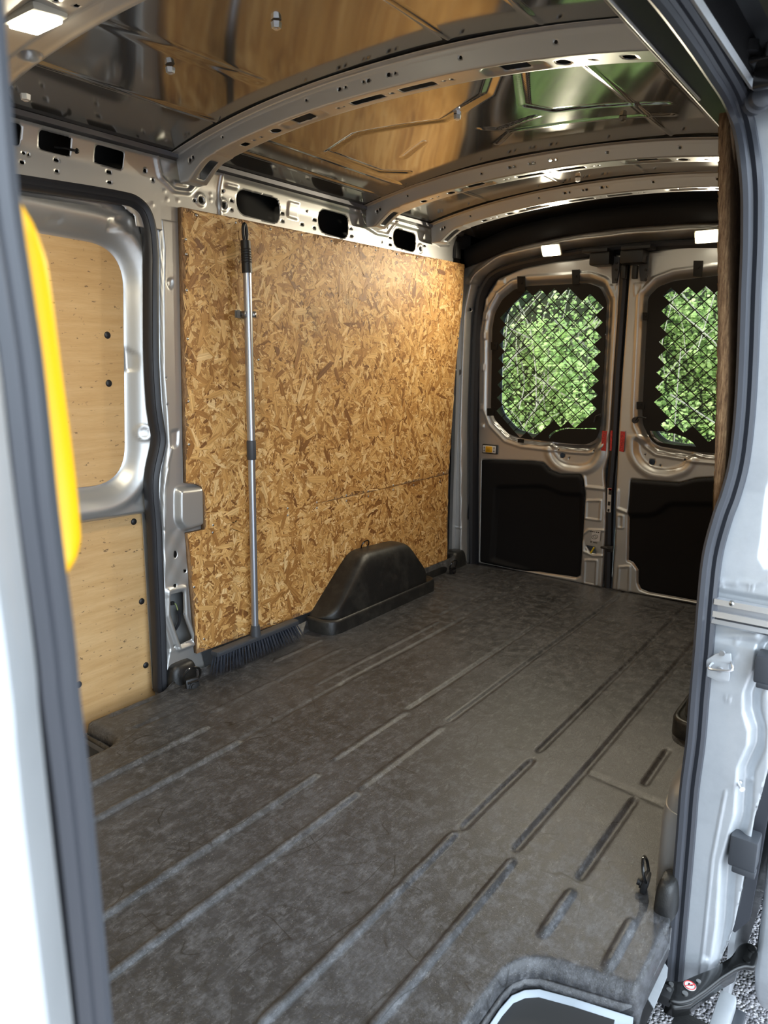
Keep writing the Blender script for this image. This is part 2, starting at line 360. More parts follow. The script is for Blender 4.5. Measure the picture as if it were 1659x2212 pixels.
# ---- load floor: moulded liner with ribs
STEP = rect(-1.2, -.66, -.7, .565, .06); STEP2 = rpoly([(.692, -.7), (.692, .545), (.905, .600), (1.2, .62), (1.2, -.7)], [0, .075, .03, 0, 0], 8)
FL = [(-.835, -.6), (-.835, .87), (-.84, 3.02), (.84, 3.02), (.86, .95), (.912, .80), (.912, .60), (.912, -.6)]
ribs = []                                   # (x, y0, y1, sign)
for p, q, sg in [((100, 1745), (445, 1575), 1), ((100, 1828), (515, 1605), 1), ((120, 2050), (680, 1680), 1), ((120, 2200), (765, 1718), 1), ((785, 1700), (950, 1575), .5), ((970, 1556), (1335, 1290), -1),
                 ((720, 1640), (872, 1545), .5), ((885, 1530), (1232, 1303), -.8), ((560, 2205), (985, 1812), 1), ((1005, 1787), (1145, 1645), -1), ((1165, 1620), (1455, 1338), -1), ((1462, 1328), (1480, 1312), -1),
                 ((800, 2228), (1103, 1867), 1), ((1120, 1835), (1505, 1380), -1), ((1395, 1690), (1440, 1625), -1), ((1258, 1895), (1368, 1728), -1), ((1172, 2012), (1236, 1936), 1), ((1312, 2085), (1364, 1998), 1),
                 ((250, 1552), (318, 1512), -.5), ((305, 1575), (400, 1520), -.5), ((470, 1540), (725, 1402), .35), ((740, 1480), (1000, 1335), -.5), ((1010, 1330), (1115, 1268), -.7), ((600, 1428), (690, 1385), .5), ((690, 1480), (940, 1345), .4),
                 ((960, 1330), (1060, 1270), -.5), ((520, 1600), (740, 1478), -.4), ((1345, 1280), (1352, 1275), -.6)]:
    A, B_ = at(*p, 'z', 0), at(*q, 'z', 0); ribs.append(((A[0]+B_[0])/2, A[1], B_[1], sg))
def Hfloor(U, V):
    h = .0010*np.sin(U*9+V*4)+.0012*np.sin(V*7.1+U*3)
    for x, a, b, sg in ribs:
        M = (np.abs(U-x) < .03)
        w = .0135 if sg > 0 else .015
        yy = np.clip(V[M], a, b); d = np.hypot(U[M]-x, (V[M]-yy)*.8)
        h[M] += (.0105 if sg > .9 else .0085)*sg*sstep((1-d/w)*1.3)
    for a, b in [((.555, 1.27), (.80, 1.235)), ((-.84, 1.18), (-.56, 1.17))]:
        h += ridge(U, V, [a, b], .014, -.005)
    # rolled edges round the step wells and at the sill
    h -= .05*sstep(1-np.maximum(sdp(U, V, STEP), 0)/.018)**2+.05*sstep(1-np.maximum(sdp(U, V, STEP2), 0)/.020)**2
    h -= np.where((V < .80), .05*sstep((U-.893)/.022)**2, 0)
    # upturn along the walls
    h += .070*sstep((-U-.832)/.008)*(V > .86)*sstep((V-.86)/.05)
    return h
floor = struct(relief('floor', -.84, .92, -.15, 3.02, .0045, .011, Hfloor, lambda u, v, h: (u, v, h), liner, outline=FL, holes=[STEP, STEP2], solid=.004))
def lip(name, path, z0, z1, m, parent, th=.006):
    V = []; F = []; n = len(path)
    for x, y in path: V += [(x, y, z0), (x, y, z1)]
    for i in range(n-1): F.append((2*i, 2*i+1, 2*i+3, 2*i+2))
    o = MB().add(V, F).build(name, m, parent); md = o.modifiers.new('s', 'SOLIDIFY'); md.thickness = th; return o
def arc(cx, cy, r, a0, a1, n=10): return [(cx+r*math.cos(R(a0+(a1-a0)*i/n)), cy+r*math.sin(R(a0+(a1-a0)*i/n))) for i in range(n+1)]
e1 = [(.694, -.15), (.694, .48), (.698, .51), (.712, .534), (.735, .552), (.88, .592), (.898, .600), (.908, .615), (.910, .64), (.912, .80), (.885, .93)]
lip('rolled_edge', e1, -.03, -.062, liner, floor)
e2 = [(-.662, -.15)]+arc(-.72, .507, .058, 0, 90)+[(-.835, .565), (-.835, .87)]
lip('rolled_edge', e2, -.03, -.065, liner, floor)
# step wells
def stepwell(name, path, x1, yb, zt, riser_m):
    t = empty(name, (path[1][0], path[1][1], zt), kind='structure')
    P = [(x, y) for x, y in path]+[(x1, path[-1][1]), (x1, path[0][1])]
    plate('step_tread', P, [], .006, lambda u, v, w: (u, v, zt+w), lin2, t)
    V = []; F = []; ins = []
    for i, (x, y) in enumerate(path):
        a_ = Vector(path[min(i+1, len(path)-1)])-Vector(path[max(i-1, 0)]); n_ = Vector((a_.y, -a_.x)).normalized()*(1 if x1 > 0 else -1)
        ins.append((x+n_.x*.012, y+n_.y*.012))
        V += [(x, y, -.046), (x+n_.x*.006, y+n_.y*.006, -.070), (x+n_.x*.030, y+n_.y*.030, zt+.014), (x+n_.x*.036, y+n_.y*.036, zt+.004)]
    for i in range(len(path)-1):
        for k in range(3): F.append((4*i+k, 4*i+k+1, 4*i+5+k, 4*i+4+k))
    o = MB().add(V, F).build('step_riser', riser_m, t, auto=False); o.modifiers.new('s', 'SOLIDIFY').thickness = .002
    return t
pth = [(.698, -.2), (.698, .46), (.702, .50), (.716, .526), (.738, .545), (.80, .565), (.905, .592)]
w2 = stepwell('trim_1', pth, .935, -.2, -.175, mat('pale_grey_paint', (.30, .34, .38), .5))
w1 = stepwell('trim_2', [(-.665, -.2), (-.665, .50), (-.675, .54), (-.70, .558), (-.84, .562), (-.93, .562)], -.93, -.2, -.20, greyp)
mb = MB()
for i in range(17):
    for j in range(24):
        x = .722+i*.0122; y = .525-j*.0225-(i % 2)*.011-max(0, .765-x)*.8
        mb.cyl((x, y, -.1705), (0, 0, 1), .0060, .003, 6)
mb.build('tread_studs', lin2, w2, smooth=False)['kind'] = 'stuff'

# ---- ceiling
def Hceil(U, V):
    h = .0016*np.sin(V*5+U*2.2)+.0012*np.sin(U*8.3-V*3.7+1)
    for x in (-.72, -.60, .43, .60, .72): h += ridge(U, V, [(x, 1.16), (x, 1.98)], .010, .003)
    for x in (-.60, .20, .43, .62, .74): h += ridge(U, V, [(x, .43), (x, .99)], .009, .003)
    for x in (-.5, -.15, .2, .5): h += ridge(U, V, [(x, 2.15), (x, 2.47)], .010, .003)
    h += ridge(U, V, [(-.50, 1.20), (-.05, 1.22), (.10, 1.18)], .012, -.004)
    h += ridge(U, V, [(-.5, 1.85), (-.56, 1.75), (-.56, 1.45), (-.40, 1.40), (-.12, 1.48), (.10, 1.36), (.20, 1.22)], .016, -.005)
    h += ridge(U, V, [(.26, 1.24), (.15, 1.50), (.20, 1.58), (.52, 1.62)], .014, -.005)
    h += ridge(U, V, [(-.06, 1.62), (-.02, 1.66), (.14, 1.60)], .012, .004)
    h += ridge(U, V, [(-.10, 1.80), (.0, 1.70), (.5, 1.74)], .012, .003)
    h += ridge(U, V, [(-.42, 1.70), (-.28, 1.62)], .012, -.003)
    h += ridge(U, V, [(-.35, .45), (-.33, .9)], .03, -.002)
    return h
ceil_ = struct(relief('ceiling', -.84, .86, -.55, 3.08, .007, .009, Hceil, lambda u, v, h: (u, v, zr(u)-h), roofm))
for px, py, y in [(597, 55, None), (368, 152, None), (55, 210, None), (988, 253, None), (1345, 257, None), (1248, 388, None)]:
    p = at(px, py, 'z', 1.865)
    p = at(px, py, 'z', float(zr(p[0]))-.008)
    mb = MB(); mb.cyl(p, (0, 0, 1), .0105, .012, 6, .012); mb.cyl(p+np.array((0, 0, -.0082)), (0, 0, 1), .0055, .001, 10); mb.build('hexagonal_stud', steel if px != 1345 else roofm, ceil_, smooth=False)
# roof outer shell so that no daylight leaks in
struct(MB().box((0, 1.2, 1.99), (2.06, 3.75, .02)).build('roof_outer', bodyp)).name = 'trim_3'

# ---- roof bows
def bow(y0, w, label, drop=.048, slots=(), name='roof_bow'):
    fl, wl_, bt = .026, .055, w
    tot = 2*fl+2*wl_+bt
    def mp(u, v, h):
        ax = np.abs(u); D = drop+.050*sstep((ax-.70)/.14)+.0025*(ax > .665)
        a = sstep((v-fl)/wl_)-0; b = sstep((v-fl-wl_-bt)/wl_)
        dep = np.clip((v-fl)/wl_, 0, 1)-np.clip((v-fl-wl_-bt)/wl_, 0, 1)
        dy = np.minimum(v, fl)+.014*np.clip((v-fl)/wl_, 0, 1)+np.clip(v-fl-wl_, 0, bt)+.014*np.clip((v-fl-wl_-bt)/wl_, 0, 1)+np.clip(v-fl-2*wl_-bt, 0, fl)
        k = sstep((ax-.72)/.12)
        zz = zr(u)-.004-D*(dep)-h
        return (u, y0+dy, np.maximum(zz, 1.705))
    H = lambda U, V: (ridge(U, V, [(-.8, fl+.5*wl_-.02), (.8, fl+.5*wl_-.02)], .006, .002) +
                      sum(stamp(U, V, rect(x-.085, x+.085, fl+wl_+.008, fl+wl_+bt-.008, .02), .014, -.006) for x in (-.33, .33)) +
                      ridge(U, V, [(-.30, .012), (-.05, .012)], .006, .003)+ridge(U, V, [(.10, .012), (.45, .012)], .006, .003))
    hs = []
    vb = fl+wl_+bt*.5
    for x, ww, hh in [(-.10, .105, .026), (.06, .105, .026), (-.33, .07, .036), (.33, .07, .036), (-.745, .07, .034)]: hs.append(rect(x-ww/2, x+ww/2, vb-hh/2, vb+hh/2, .005))
    for x, r_ in [(-.44, .016), (-.57, .013), (.45, .017), (.60, .015), (-.50, .004), (-.53, .005), (-.20, .005), (-.18, .004), (-.02, .006), (.14, .004), (.16, .005), (.52, .005)]: hs.append(circ(x, vb, r_, 12))
    vf = fl+wl_*.45
    for x, r_ in [(-.62, .004), (-.28, .004), (-.16, .005), (-.14, .004), (-.08, .004), (-.065, .004), (0, .006), (.02, .004), (.21, .005), (.45, .005), (-.775, .005), (-.76, .005)]: hs.append(circ(x, vf, r_, 10))
    o = relief(name, -.835, .85, 0, tot, .006, .0042, H, mp, silver, holes=hs, solid=.0015)
    return tag(o, label, 'roof beam', 'pressed steel roof bows across the load bay roof')
b1_ = bow(1.0, .072, 'silver perforated roof bow nearest the camera, in the foreground of the three')
b2_ = bow(1.985, .078, 'silver perforated roof bow in the middle, between the nearest bow and the rear pair')
b3_ = bow(2.50, .072, 'silver perforated roof bow nearest the rear doors')
# front roof header with lamp (wide bow behind the cab)
def mpf(u, v, h): return (u, .10+np.minimum(v, .34), zr(u)-.006-.052*(sstep((v-.01)/.04)-sstep((v-.27)/.06))-h)
Hf = lambda U, V: stamp(U, V, rect(-.60, -.10, .05, .23, .05), .02, .010)+stamp(U, V, circ(-.475, .255, .026), .012, -.02)+ridge(U, V, [(-.8, .285), (.8, .285)], .02, .006)
fb = relief('front_roof_header', -.84, .85, 0, .34, .006, .005, Hf, mpf, silver, holes=[rect(-.17, -.06, .09, .17, .012), circ(-.205, .20, .006), circ(-.215, .165, .005)])
tag(fb, 'wide silver roof header at the top left, carrying the front lamp', 'roof beam')

# ---- far side wall (outer skin, rail panel, gutter)
wl_o = MB(); wl_o.box((-1.03, 1.2, .8), (.012, 3.8, 2.36)); wl_ob = struct(wl_o.build('wall_left', bodyp)); MB().box((-1.0, 1.2, 1.66), (.01, 3.7, .30)).build('cavity_shade', darkcav, wl_ob)  # dark sheet added behind the rail as painted shade inside its holes
XW = -.87
def tx(pts, v=XW): return tr('x', v, pts)
def Hrail(U, V):
    h = np.zeros_like(U)
    for pl in ([(328, 338), (345, 382), (375, 411), (408, 415), (425, 396), (437, 360)], [(765, 452), (783, 485), (812, 503), (836, 508), (850, 480)], [(915, 488), (932, 515), (950, 528), (968, 528)]):
        h += ridge(U, V, tx(pl), .012, .009)
    h += ridge(U, V, [(1.232, 1.5), (1.232, 1.80)], .008, .008)
    for q in ([(482, 394), (512, 402), (512, 412), (482, 405)], [(619, 433), (644, 440), (644, 477), (619, 470)], [(374, 388), (406, 396), (406, 407), (374, 402)]):
        h += stamp(U, V, rpoly(tx(q), .006), .006, .005)
    for px, py in [(433, 432), (482, 443), (907, 537)]:
        c = at(px, py, 'x', XW); d = np.hypot(U-c[1], V-c[2]); h += .006*sstep(1-np.abs(d-.017)/.007)
    for px, py in [(329, 441), (361, 430), (384, 433), (404, 415), (355, 412), (455, 432), (455, 420)]:
        c = at(px, py, 'x', XW); d = np.hypot(U-c[1], V-c[2]); h += .003*sstep(1-d/.008)
    h += .010*sstep((V-1.765)/.012)+ridge(U, V, [(1.25, 1.768), (2.76, 1.756)], .010, .006)
    h += -.010*sstep((1.630-V)/.012)*(U < .93)
    return h
hol = [rpoly(tx(q), .012) for q in ([(-40, 253), (40, 271), (42, 316), (-40, 297)], [(78, 281), (147, 299), (150, 339), (83, 322)], [(200, 313), (262, 330), (264, 368), (203, 351)])]
hol += [rpoly(tx(q), .045, 8) for q in ([(508, 407), (604, 432), (603, 485), (512, 460)], [(685, 450), (752, 468), (751, 518), (688, 500)], [(848, 492), (898, 507), (897, 546), (850, 532)])]
for px, py, w in [(121, 346, 9), (123, 370, 8), (235, 372, 9), (236, 394, 8), (47, 351, 9), (500, 434, 6), (500, 453, 5), (610, 461, 6), (610, 478, 5), (679, 475, 6), (679, 492, 5), (758, 494, 5), (759, 510, 5), (843, 514, 5), (843, 529, 5), (917, 531, 4), (652, 485, 5)]:
    a = at(px-w*.62, py-w*.5, 'x', XW); b = at(px+w*.62, py+w*.5, 'x', XW); hol.append(rect(a[1], b[1], b[2], a[2], .0015, 2))
for px, py, r_ in [(311, 369, .006), (330, 389, .005), (51, 331, .005), (61, 334, .004), (480, 413, .005), (433, 432, .010), (420, 434, .005), (482, 443, .010), (907, 537, .008), (661, 457, .004), (835, 493, .004), (825, 523, .004)]:
    c = at(px, py, 'x', XW); hol.append(circ(c[1], c[2], r_, 12))
rail = relief('wall_left_rail', -.55, 2.80, 1.555, 1.795, .0055, .0045, Hrail, lambda u, v, h: (XW+h+.03*sstep((v-1.70)/.12), u, v), silver, outline=[(-.6, 1.80), (-.6, 1.628), (.72, 1.628), (.84, 1.615), (.89, 1.585), (.90, 1.50), (2.85, 1.50), (2.85, 1.80)], holes=hol, solid=.0015)
struct(rail).name = 'trim_4'
g = MB()
V = []; prof = [(-.842, 1.772), (-.826, 1.776), (-.824, 1.786), (-.836, 1.790), (-.834, 1.794), (-.822, 1.797), (-.826, 1.808), (-.85, 1.812)]
gut = sweep('roof_gutter', [Vector((0, y, 0)) for y in np.linspace(-.55, 2.8, 30)], [(a, b) for a, b in prof], (1, 0, 0), mat('sealer_grey', (.12, .12, .13), .4, .5))
# profile was laid as (x, along ref) -> rebuild explicitly
bpy.data.objects.remove(gut)
pv = []; ys = np.linspace(-.55, 2.82, 40)
for y in ys: pv += [(a, y, b) for a, b in prof]
n = len(prof); pf = [(i*n+k, i*n+k+1, (i+1)*n+k+1, (i+1)*n+k) for i in range(len(ys)-1) for k in range(n-1)]
gut = MB().add(pv, pf).build('trim_5', bpy.data.materials['sealer_grey']); struct(gut); gut.modifiers.new('s', 'SOLIDIFY').thickness = .003
# cable tie through the middle rail slot
c = at(118, 318, 'x', -.90); mb = MB(); q = at(165, 326, 'x', -.85); mb.tube([c, (c+q)/2+np.array((0, 0, .002)), q], .0035, 8); mb.dome(q, (0, 1, -.1), .008, .008)
tag(mb.build('cable_tie', dark), 'thin black cable tie poking out of a slot in the upper left rail', 'cable tie')

# ---- far sliding door: silver inner skin, two plywood panels
XD = -.955
UPP = rpoly([(-.40, 1.53), tuple(at(262, 536, 'x', XD)[1:]), tuple(at(267, 1042, 'x', XD)[1:]), (-.40, .78)], [.05, .13, .13, .05], 12)
LOW = rpoly([(-.40, .66), tuple(at(312, 1106, 'x', XD)[1:]), tuple(at(330, 1500, 'x', XD)[1:]), (at(330, 1500, 'x', XD)[1]-.01, -.16), (-.40, -.16)], [.03, .035, 0, .03, .03], 6)
def Hdoor(U, V):
    su = sdp(U, V, UPP); sl = sdp(U, V, LOW)
    h = .040*sstep(su/.055)+.010*sstep(1-np.abs(su-.075)/.03)
    h = np.where(V < .655, np.minimum(h, 1), h)
    h = h*1.0-.030*sstep((.012-sl)/.014)
    for q in ([(228, 470), (280, 470), (282, 500), (276, 508), (262, 500), (228, 500)], [(100, 462), (135, 466), (136, 486), (100, 482)], [(280, 745), (301, 765), (301, 800), (282, 806)], [(285, 1090), (308, 1050), (316, 1055), (316, 1095)]):
        h += stamp(U, V, rpoly(tx(q, -.92), .008), .007, -.006)
    c = at(309, 934, 'x', -.92); d = np.hypot((U-c[1]), (V-c[2])*.8); h += .006*sstep(1-np.abs(d-.018)/.007)
    return h
dr = relief('door_3', -.50, .955, -.17, 1.625, .0065, .0065, Hdoor, lambda u, v, h: (XD+h, u, v), silver, solid=.002)
struct(dr)
for nm, poly in (('plywood_panel', UPP), ('plywood_panel', LOW)):
    o = plate(nm, poly, [], .006, lambda u, v, w: (XD+.006-(0 if 1 else 0)+w-(.0 if poly is UPP else .0), u, v), ply, dr, bevel=.001)
    if poly is LOW:
        for v in o.data.vertices: v.co.x += .006
    px = [(232, 724), (235, 828)] if poly is UPP else [(289, 1127), (306, 1299), (315, 1437), (170, 1479)]
    for a, b in px:
        X = XD+(.009 if poly is UPP else .0155); p = at(a, b, 'x', X); m_ = MB(); m_.dome(p, (1, 0, 0), .0115, .005, 18, 4); m_.build('push_rivet', dark, o)

# ---- black door seal of the far opening
seal_px = [(348, 1492), (343, 1337), (338, 1230), (334, 1135), (328, 1060), (331, 1015), (343, 954), (338, 910), (333, 870), (328, 780), (327, 700), (327, 600), (327, 549), (322, 495), (310, 457), (288, 436), (262, 428), (200, 417), (120, 405), (20, 390), (-60, 378)]
sp = smoothpath([at(a, b, 'x', -.882) for a, b in seal_px], 6)
prof = [(.012, -.017), (.018, -.010), (.014, -.004), (.017, .002), (.022, .008), (.018, .016), (.006, .020), (-.02, .018), (-.02, -.018), (.004, -.020)]
prof = [(a, b) for a, b in prof]
se = sweep('door_seal', sp, prof, (1, 0, 0), rubber)
tag(se, 'black rubber seal round the closed sliding door opening in the far wall', 'door seal')
sp2 = [p+Vector((.006, .0, 0)) for p in sp]

# ---- far pillar between sliding door and chipboard
PL = [(352, 1500), (350, 1400), (345, 1300), (340, 1200), (337, 1130), (336, 1060), (342, 1010), (352, 955), (346, 900), (338, 850), (335, 700), (334, 560), (328, 480), (318, 452), (300, 430), (250, 418), (250, 395), (400, 430), (404, 500), (410, 800), (432, 1000), (442, 1045), (448, 1150), (430, 1400), (440, 1440), (400, 1470)]
PLw = tx(PL, -.875)
LINE = tx([(352, 1480), (365, 1400), (352, 1350), (352, 1200), (350, 1100), (352, 1020), (362, 960), (358, 900), (351, 800), (350, 640), (352, 540), (345, 470)], -.875)
def Hp(U, V):
    # raised inner land to the right of the bright edge line
    lp = LINE+[(1.4, LINE[-1][1]), (1.4, LINE[0][1])]
    h = .014*sstep(-sdp(U, V, lp)/.012+.5)
    h += ridge(U, V, LINE, .007, .004)
    h += stamp(U, V, rpoly(tx([(374, 1052), (434, 1046), (436, 1136), (392, 1150), (374, 1128)]), .022), .018, .026)
    h -= stamp(U, V, rpoly(tx([(366, 930), (388, 925), (386, 965), (368, 972)]), .012), .008, .005)
    h -= stamp(U, V, rpoly(tx([(360, 600), (375, 600), (374, 620), (366, 628), (358, 612)]), .01), .008, .005)
    op = tx([(362, 1276), (398, 1268), (401, 1330), (422, 1388), (386, 1402), (372, 1362), (361, 1330)])
    s = sdp(U, V, op); h += .010*sstep(1-np.abs(s)/.012)
    h += ridge(U, V, tx([(360, 1012), (353, 1060), (353, 1140)]), .008, .005)+ridge(U, V, tx([(371, 965), (362, 1000), (360, 1045)]), .006, .004)
    c = at(363, 460, 'x', XW); d = np.hypot(U-c[1], V-c[2]); h -= .006*sstep(1-d/.024)
    h += ridge(U, V, tx([(356, 1412), (408, 1392)]), .006, .003)
    h += .002*np.sin(V*60)*np.sin(U*90)*((V > .33) & (V < .56))
    return h
ph = [rpoly(tx([(367, 1284), (394, 1277), (396, 1332), (414, 1380), (388, 1392), (377, 1358), (367, 1326)]), .008)]
for px, py, a, b in [(380, 1198, .013, .022), (379, 1265, .012, .012), (363, 461, .013, .015), (377, 1396, .005, .005), (401, 1234, .010, .010), (361, 817, .004, .004), (364, 875, .004, .004)]:
    c = at(px, py, 'x', -.865); ph.append([(c[1]+a*.6*math.cos(t), c[2]+b*.6*math.sin(t)) for t in np.linspace(0, 2*math.pi, 14)[:-1]])
pil = struct(relief('trim_6', .70, 1.20, -.02, 1.66, .0042, .0055, Hp, lambda u, v, h: (-.883+h, u, v), silver, outline=PLw, holes=ph, solid=.002))
# the pillar's second skin and the loose wire inside it
MB().box((-.935, 1.0, .30), (.004, .22, .65)).build('inner_skin', silver, pil)
wire = MB(); a = at(372, 1303, 'x', -.905); b = at(384, 1318, 'x', -.89); c = at(386, 1345, 'x', -.90); d = at(378, 1360, 'x', -.915)
wire.tube(smoothpath([a, (a+b)/2+np.array((0, .004, .008)), b], 5), .0018, 6); w_ = wire.build('wire', mat('green_yellow_wire', (.35, .42, .12), .5))
tag(w_, 'short green wire with black plug inside the hole low on the left pillar', 'wire')
m_ = MB(); m_.box(a, (.012, .014, .012), bev=.002); m_.build('connector', dark, w_)
m_ = MB(); m_.tube(smoothpath([b, (b+c)/2+np.array((0, .005, 0)), c, d], 5), .0065, 8); m_.build('tape_wrap', rubber, w_)

# ================================================================== BOARDS
def flakes(poly, n, seed, mp, lo=.02, hi=.13, z0=.0002, z1=.0009, angle=0):
    g = np.random.default_rng(seed); pa = np.array(poly); a0, a1 = pa.min(0), pa.max(0)
    C = g.uniform(a0-.02, a1+.02, (n, 2)); Ln = g.gamma(2.6, .030, n).clip(.018, .19); Wd = (Ln*g.uniform(.05, .20, n)).clip(.0022, .022); th = g.uniform(0, math.pi, n)+angle
    big = g.random(n) < .05; Wd[big] *= 2.0; Wd = Wd.clip(.0022, .032)
    order = np.argsort(-Ln*g.uniform(.4, 1.6, n)); tone = g.beta(1.5, 1.4, n)
    small = Ln < .035; tone[small] = (tone[small]*1.15-.10).clip(0, 1)
    z = np.empty(n); z[order] = np.linspace(z0, z1, n)
    base = np.array([(-.5, -.30), (-.42, -.5), (.38, -.5), (.5, -.12), (.43, .36), (.30, .5), (-.36, .5), (-.5, .18)])
    V = []; F = []; UV = []; T = []; k = len(base)
    q = base[None]+g.uniform(-.12, .12, (n, k, 2)); q = q*np.stack([Ln, Wd], -1)[:, None]
    c, s = np.cos(th)[:, None], np.sin(th)[:, None]
    X = C[:, 0:1]+q[..., 0]*c-q[..., 1]*s; Y = C[:, 1:2]+q[..., 0]*s+q[..., 1]*c
    # flakes cut by the straight board edges are clamped to the bounding box
    X2 = X.clip(a0[0], a1[0]); Y2 = Y.clip(a0[1], a1[1])
    cin = (C > a0).all(1) & (C < a1).all(1); ok = (sdp(X2, Y2, poly) < .0012).all(1) & cin
    X, Y, z, q, tone = X2[ok], Y2[ok], z[ok], q[ok], tone[ok]; m = len(X)
    tl = g.normal(0, .022, (m, 1)); tl2 = g.normal(0, .010, (m, 1)); zz = np.maximum(np.repeat(z[:, None], k, 1)+.0006+tl*q[..., 1]+tl2*q[..., 0], .0001)
    P = np.stack(mp(X, Y, zz), -1).reshape(-1, 3)
    off = g.uniform(0, 50, (m, 1, 2)); UVs = (q+off).reshape(-1, 2)
    return P, m, k, UVs, np.repeat(tone, k)
def osb_board(name, poly, n, seed, mp, label, depth=.018, group=None):
    core = plate(name, poly, [], depth, lambda u, v, w: mp(u, v, w-depth/2), osbe, None)
    P, m, k, UVs, T = flakes(poly, n, seed, mp)
    me = bpy.data.meshes.new('flake_face'); me.vertices.add(m*k); me.vertices.foreach_set('co', P.ravel().astype(np.float32))
    me.loops.add(m*k); me.loops.foreach_set('vertex_index', np.arange(m*k, dtype=np.int32))
    me.polygons.add(m); me.polygons.foreach_set('loop_start', np.arange(m, dtype=np.int32)*k); me.update(calc_edges=True)
    uv = me.uv_layers.new(name='UVMap'); uv.data.foreach_set('uv', UVs.ravel().astype(np.float32))
    at2 = me.attributes.new('tone', 'FLOAT', 'POINT'); at2.data.foreach_set('value', T.astype(np.float32))
    o = link('flake_face', me, osb, core, smooth=False); o['kind'] = 'stuff'
    tag(core, label, 'chipboard panel', group); return core
XO = -.852
mpo = lambda u, v, w: (XO+w, u, v)
TL, TR = at(391, 447, 'x', XO), at(1003, 571, 'x', XO)
upper = [tuple(at(a, b, 'x', XO)[1:]) for a, b in [(391, 447), (1003, 571), (1000, 645), (992, 720), (984, 800), (977, 905), (969, 1023), (441, 1144), (441, 1070), (436, 1052), (424, 1046), (402, 1044)]]
lower = [tuple(at(a, b, 'x', XO)[1:]) for a, b in [(405, 1152), (969, 1024), (965, 1214), (425, 1412)]]
ou = osb_board('chipboard_panel', upper, 26000, 3, mpo, 'large upper orange chipboard sheet behind the broom, on the far wall')
ol = osb_board('chipboard_panel', lower, 12000, 4, mpo, 'lower orange chipboard strip behind the black wheel arch cover')
def screws(parent, pts, X=XO, r=.0052):
    for a, b in pts:
        p = at(a, b, 'x', X); m_ = MB(); m_.dome((X+.0008, p[1], p[2]), (1, 0, 0), r, .0028, 12, 3); m_.cyl((X+.0036, p[1], p[2]), (1, 0, 0), .0014, .0008, 6); m_.build('screw', galv, parent)
screws(ou, [(424, 465), (509, 481), (584, 495), (651, 507), (716, 521), (767, 532), (811, 540), (857, 549), (901, 556), (401, 517), (402, 549), (403, 627), (405, 732), (407, 867), (408, 960), (558, 777), (997, 636), (989, 731), (985, 800), (460, 1134), (621, 1098), (684, 1085), (748, 1070), (795, 1061), (849, 1048), (893, 1038), (958, 1022)])
screws(ol, [(459, 1150), (621, 1113), (684, 1097), (748, 1082), (795, 1072), (849, 1058), (893, 1048), (419, 1268), (950, 1040), (440, 1380)])
# near-side board: seen only by its cut front edge
XN = .846
nb = [(.955, 1.605), (2.84, 1.62), (2.84, .10), (1.10, .10), (1.10, .76), (.958, .785)]
XNf = lambda v: np.interp(v, [.1, .80, .86, .95, 1.135, 1.395, 1.61], [.862, .882, .880, .873, .861, .838, .819])
mpn = lambda u, v, w: (XNf(v)-w, u, v)
nb = [(.955, z) for z in np.linspace(.785, 1.605, 14)][::-1]+[(1.10, .76), (1.10, .10)]+[(2.84, .10)]+[(2.84, z) for z in np.linspace(.3, 1.62, 14)]
on = osb_board('chipboard_panel', nb, 6000, 5, mpn, 'near-side chipboard sheet, seen only by its rough brown cut edge beside the grey door jamb', depth=.020)
fz = MB()
for i in range(150):
    z = random.uniform(.79, 1.59); x = float(XNf(z))+random.uniform(.0, .018); l = random.uniform(.002, .006)
    fz.add([(x, .956, z), (x+.0015, .956, z), (x+random.uniform(-.002, .001), .956-l, z+random.uniform(-.006, .006))], [(0, 1, 2)])
fz.build('splintered_edge', osbe, on, smooth=False)['kind'] = 'stuff'

# ================================================================== REAR END
YR = 3.0
def ty(pts, v=YR): return tr('y', v, pts)
OPEN = rpoly([(-.812, -.03), (-.842, .84), (-.838, 1.40), (-.80, 1.56), (-.66, 1.642), (-.30, 1.685), (0, 1.693), (.30, 1.685), (.66, 1.642), (.80, 1.56), (.838, 1.40), (.842, .84), (.812, -.03)], .035, 4)
bz = lambda x: zr(x)-.125-.02*sstep((np.abs(x)-.55)/.25)
OUT = [(-.93, -.05), (-.93, 1.60)]+[(x, float(bz(x))) for x in np.linspace(-.88, .88, 30)]+[(.93, 1.60), (.93, -.05)]
def Hrear(U, V):
    s = sdp(U, V, OPEN); h = .075*sstep((s-.004)/.030)
    top = (V > 1.55)
    h += np.where(top, .012*np.sin(np.clip(s/.07, 0, 1)*math.pi), 0)
    h -= ridge(U, V, [(-.875, 1.40), (-.845, 1.402)], .004, .003)
    h += .006*sstep(1-np.abs(s-.034)/.006)
    h += ridge(U, V, [(-.93, .215), (-.80, .215)], .005, .003)
    return h
rh = []
for px, py, w, h_ in [(991, 805, 7, 11), (971, 1099, 5, 8), (971, 1126, 5, 8), (980, 1187, 4, 5), (1006, 1082, 3, 4), (1006, 1150, 4, 4), (1018, 905, 2, 3), (1005, 1065, 2, 3)]:
    p = at(px, py, 'y', 2.93); rh.append(stadium(p[0], p[2], w*.0019, h_*.0022))
for px, py, w, h_ in [(1027, 620, 3, 5), (1013, 668, 2, 8), (1023, 800, 2, 6), (1014, 905, 3, 6), (1013, 940, 2, 8), (1008, 1110, 11, 36)]:
    p = at(px, py, 'y', 2.95); rh.append(rect(p[0]-w*.0009, p[0]+w*.0009, p[2]-h_*.0011, p[2]+h_*.0011, .001, 2))
rear = struct(relief('wall_rear', -.93, .93, -.05, 1.80, .0055, .0055, Hrear, lambda u, v, h: (u, YR+.01-h, v), silver, outline=OUT, holes=[OPEN]+rh, solid=.002))
